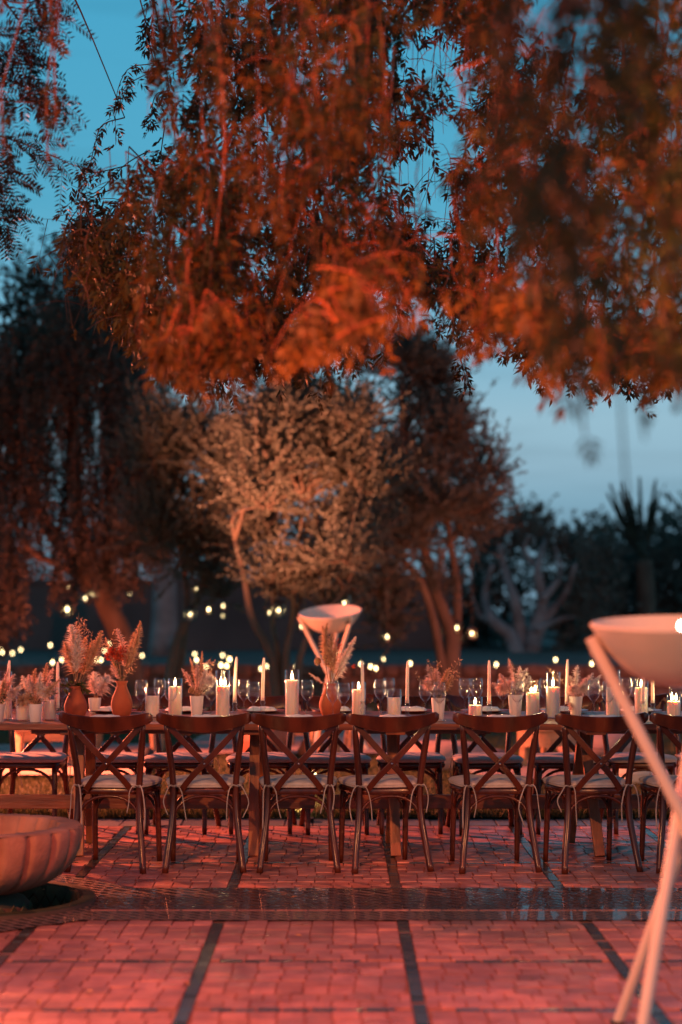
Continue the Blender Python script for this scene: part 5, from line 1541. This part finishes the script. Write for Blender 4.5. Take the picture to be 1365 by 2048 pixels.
# loose thick hanging stems catching the light
for _ in range(30):
    px = rng.choice((rng.uniform(430, 780), rng.uniform(930, 1380))); d_ = rng.uniform(6.4, 8.8); bot = rng.uniform(150, 720)
    if bot > low_y(px): continue
    ln = rng.uniform(.35, .9); bt = P(px, bot, d_); top = bt + Vector((rng.gauss(0, .06), rng.gauss(0, .05), ln))
    TW.tube(bez([loc(top), loc(top.lerp(bt, .5) + Vector((rng.gauss(0, .02), 0, 0))), loc(bt)], 8), [.0055, .0055, .005, .005, .0045, .004, .0035, .003, .002], 6)
    hangpoint(top)
# arching wisps against the sky
WISPS = [[(360, 120), (300, 128), (255, 140), (232, 200), (232, 290)], [(345, 125), (290, 150), (250, 175), (238, 215)], [(340, 180), (312, 190), (303, 230), (302, 258)], [(250, 235), (205, 250), (190, 290), (180, 330), (165, 360)],
         [(300, 300), (250, 330), (200, 380), (150, 400), (118, 425)], [(330, 250), (322, 320), (330, 380)], [(260, 330), (185, 345), (150, 330)], [(220, 380), (175, 400), (140, 440), (128, 470), (120, 500)], [(190, 420), (165, 450), (150, 485)], [(280, 380), (240, 400), (210, 440), (195, 480)],
         [(310, 10), (300, 60), (290, 90)], [(320, 150), (290, 60), (305, -20)], [(915, 700), (928, 740), (932, 785)], [(760, 640), (762, 690), (765, 720)], [(1075, 730), (1082, 755), (1084, 775)], [(700, 640), (705, 690), (706, 735)]]
for w in WISPS:
    d_ = rng.uniform(9.4, 10.6); pts = bez([loc(P(x, y, d_)) for x, y in w], 18)
    TW.tube(pts, [.004 - .00014 * i for i in range(19)], 5, cap=False)
    for i in range(3, 19):
        if rng.random() < .75: spray(LA, pts[i], 3, .050, .014)
    hangpoint(P(*w[0], d_))
# feathery compound leaves of the bough at the fountain side
LF = Leaves()
def pinnate(p0, d, length, n, ll):
    p0, d = Vector(p0), Vector(d).normalized(); sd = d.cross(Vector((rng.gauss(0, .3), 1, rng.gauss(0, .3)))).normalized()
    pts = []
    for i in range(n + 1):
        u = i / n; q = p0 + d * length * u + Vector((0, 0, -.25 * length * u * u)); pts.append(q)
        if i > 1:
            for s in (-1, 1): LF.one(q, sd * s * .9 + d * .55 + Vector((0, 0, -.1)), ll * (1 - .55 * abs(u - .45)), .0115)
    TW.tube(pts, .0015, 3, cap=False)
for (pts, d_) in (([(-60, 40), (0, 70), (60, 60), (110, 25)], 8.6), ([(-60, 120), (0, 150), (50, 175), (100, 190)], 8.8), ([(-60, 250), (0, 272), (60, 292), (150, 332)], 9.0), ([(-60, 170), (0, 200), (70, 205), (130, 215)], 8.4), ([(-50, -40), (10, 0), (60, 5), (90, -10)], 8.6), ([(-50, 320), (-10, 335), (10, 350)], 8.8), ([(-40, 430), (0, 437), (15, 435)], 9), ([(-60, 90), (-10, 100), (30, 110), (50, 150)], 8.7)):
    q = bez([loc(P(x, y, d_)) for x, y in pts], 12); TW.tube(q, [.006 - .0003 * i for i in range(13)], 5, cap=False); hangpoint(P(*pts[0], d_))
    for i in range(3, 13):
        for _ in range(1 + (i % 3 != 1)): pinnate(q[i], (rng.uniform(-.2, .9), rng.gauss(0, .4), rng.uniform(-1.2, .5)), rng.uniform(.13, .20), 11, .046)
for (px, py) in ((100, 20), (104, 90), (112, 250), (96, 320), (8, 310), (5, 20)):
    top = P(px + rng.uniform(-6, 6), py - 130, 7.2); bt = P(px, py, 7.2); TW.tube([loc(top), loc(top.lerp(bt, .5)), loc(bt)], .004, 4); hangpoint(top)
    for i in range(5): spray(LA, loc(top.lerp(bt, .3 + .16 * i)), 3, .045, .012)
TR.build('trunk', 'bark', t, True)
o = TW.build('hanging_twigs', 'twig', t); stuff(o)
LA.build('crown', 'pepper_leaf', t, 81); LB.build('crown', 'pepper_leaf', t, 82); LC.build('crown', 'pepper_leaf', t, 83); LF.build('crown', 'frond_leaf', t, 84)

# ------------------------------------------------------------------ lamps (their fixtures stand outside the frame, the small ground spot in it)
def spot(parent, name, pos, aim, watts, col, cone, radius, blend=.6):
    ld = bpy.data.lights.new(name, 'SPOT'); ld.energy = watts; ld.color = col; ld.spot_size = R(cone); ld.spot_blend = blend; ld.shadow_soft_size = radius
    o = bpy.data.objects.new(name, ld); COL.objects.link(o); o.parent = parent
    dv = (Vector(aim) - Vector(pos)).normalized()
    o.rotation_euler = dv.to_track_quat('-Z', 'Y').to_euler(); return o, dv
for nm, pos, aim, watts, col, cone, rad in FLOODS:
    t = thing('floodlight', 'red stage floodlight on a black pole %s' % {'front': 'facing the tables from the paved side', 'lawn': 'standing on the lawn by the tables', 'wall': 'facing the low brown wall, added to light it', 'side': 'on the patio beyond the standing bowl'}[nm], 'floodlight', (pos[0], pos[1], 0))
    b = MB(); b.tube([(0, 0, 0), (0, 0, pos[2] - .16)], .025, 10); b.build('pole', 'iron', t, True)
    o, dv = spot(t, 'lamp', pos, aim, watts, col, cone, rad, {'front': .4, 'side': .5}.get(nm, .6)); o.location = Vector((0, 0, pos[2])) + dv * .16
    b = MB(); b.tube([Vector((0, 0, pos[2])) - dv * .14, Vector((0, 0, pos[2])) + dv * .08], .12, 20); b.build('housing', 'iron', t, 'auto')
def uplight(spec, name, label, z0, rad, hr, hm='iron', lens=False, blend=.8):
    pos, aim, watts, col, cone = spec
    t = thing(name, label, 'spotlight', (pos[0], pos[1], z0))
    o, dv = spot(t, 'lamp', pos, aim, watts, col, cone, rad, blend); c = Vector((0, 0, pos[2] - z0)); o.location = c + dv * (hr + .02)
    b = MB(); b.tube([c - dv * hr * 1.5, c + dv * hr * .6], hr, 18); b.build('housing', hm, t, 'auto')
    if lens:
        b = MB(); b.tube([c + dv * hr * .62, c + dv * hr * .66], hr * .9, 16); b.build('lens', 'spot_lens', t)
    return t, c
t, c = uplight(TREE_UP, 'uplight', 'small red uplight on the patio under the weeping tree', 0, .06, .07)
b = MB(); b.box((0, 0, .02), (.16, .16, .03)); b.build('base', 'iron', t)
t, c = uplight(PAVING_FILL, 'added_tree_spot', 'added red spotlight on a limb of the weeping tree to brighten the paving', PAVING_FILL[0][2], .05, .07, blend=1.0)
b = MB(); b.tube([(0, 0, 0), (.02, 0, .10), (0, 0, .20)], .012, 8); b.build('bracket', 'iron', t, True)
t, c = uplight(GROUND_SPOT, 'ground_spot', 'small bright spotlight on the stone border at the edge of the lawn', .004, .03, .035, 'steel', True)
b = MB(); b.box((0, 0, .012), (.09, .09, .02)); b.build('base', 'iron', t)
t, c = uplight(OLIVE_UP, 'garden_spot', 'small spotlight on the lawn below the orange lit olive tree', .012, .04, .05, blend=1.0)
b = MB(); b.box((0, 0, .012), (.11, .11, .02)); b.build('base', 'iron', t)
t, c = uplight(PEPPER_FILL, 'garden_spot', 'small added spotlight on the lawn to warm the weeping pepper tree', .012, .04, .05)
b = MB(); b.box((0, 0, .012), (.11, .11, .02)); b.build('base', 'iron', t)
t, c = uplight(DARK_FILL, 'garden_spot', 'small added spotlight on the lawn to brighten the tall dark olive tree', .012, .04, .05)
b = MB(); b.box((0, 0, .012), (.11, .11, .02)); b.build('base', 'iron', t)
t, c = uplight(AMBER_UP, 'uplight', 'small amber uplight on the patio under the weeping tree', 0, .06, .07)
b = MB(); b.box((0, 0, .02), (.16, .16, .03)); b.build('base', 'iron', t)
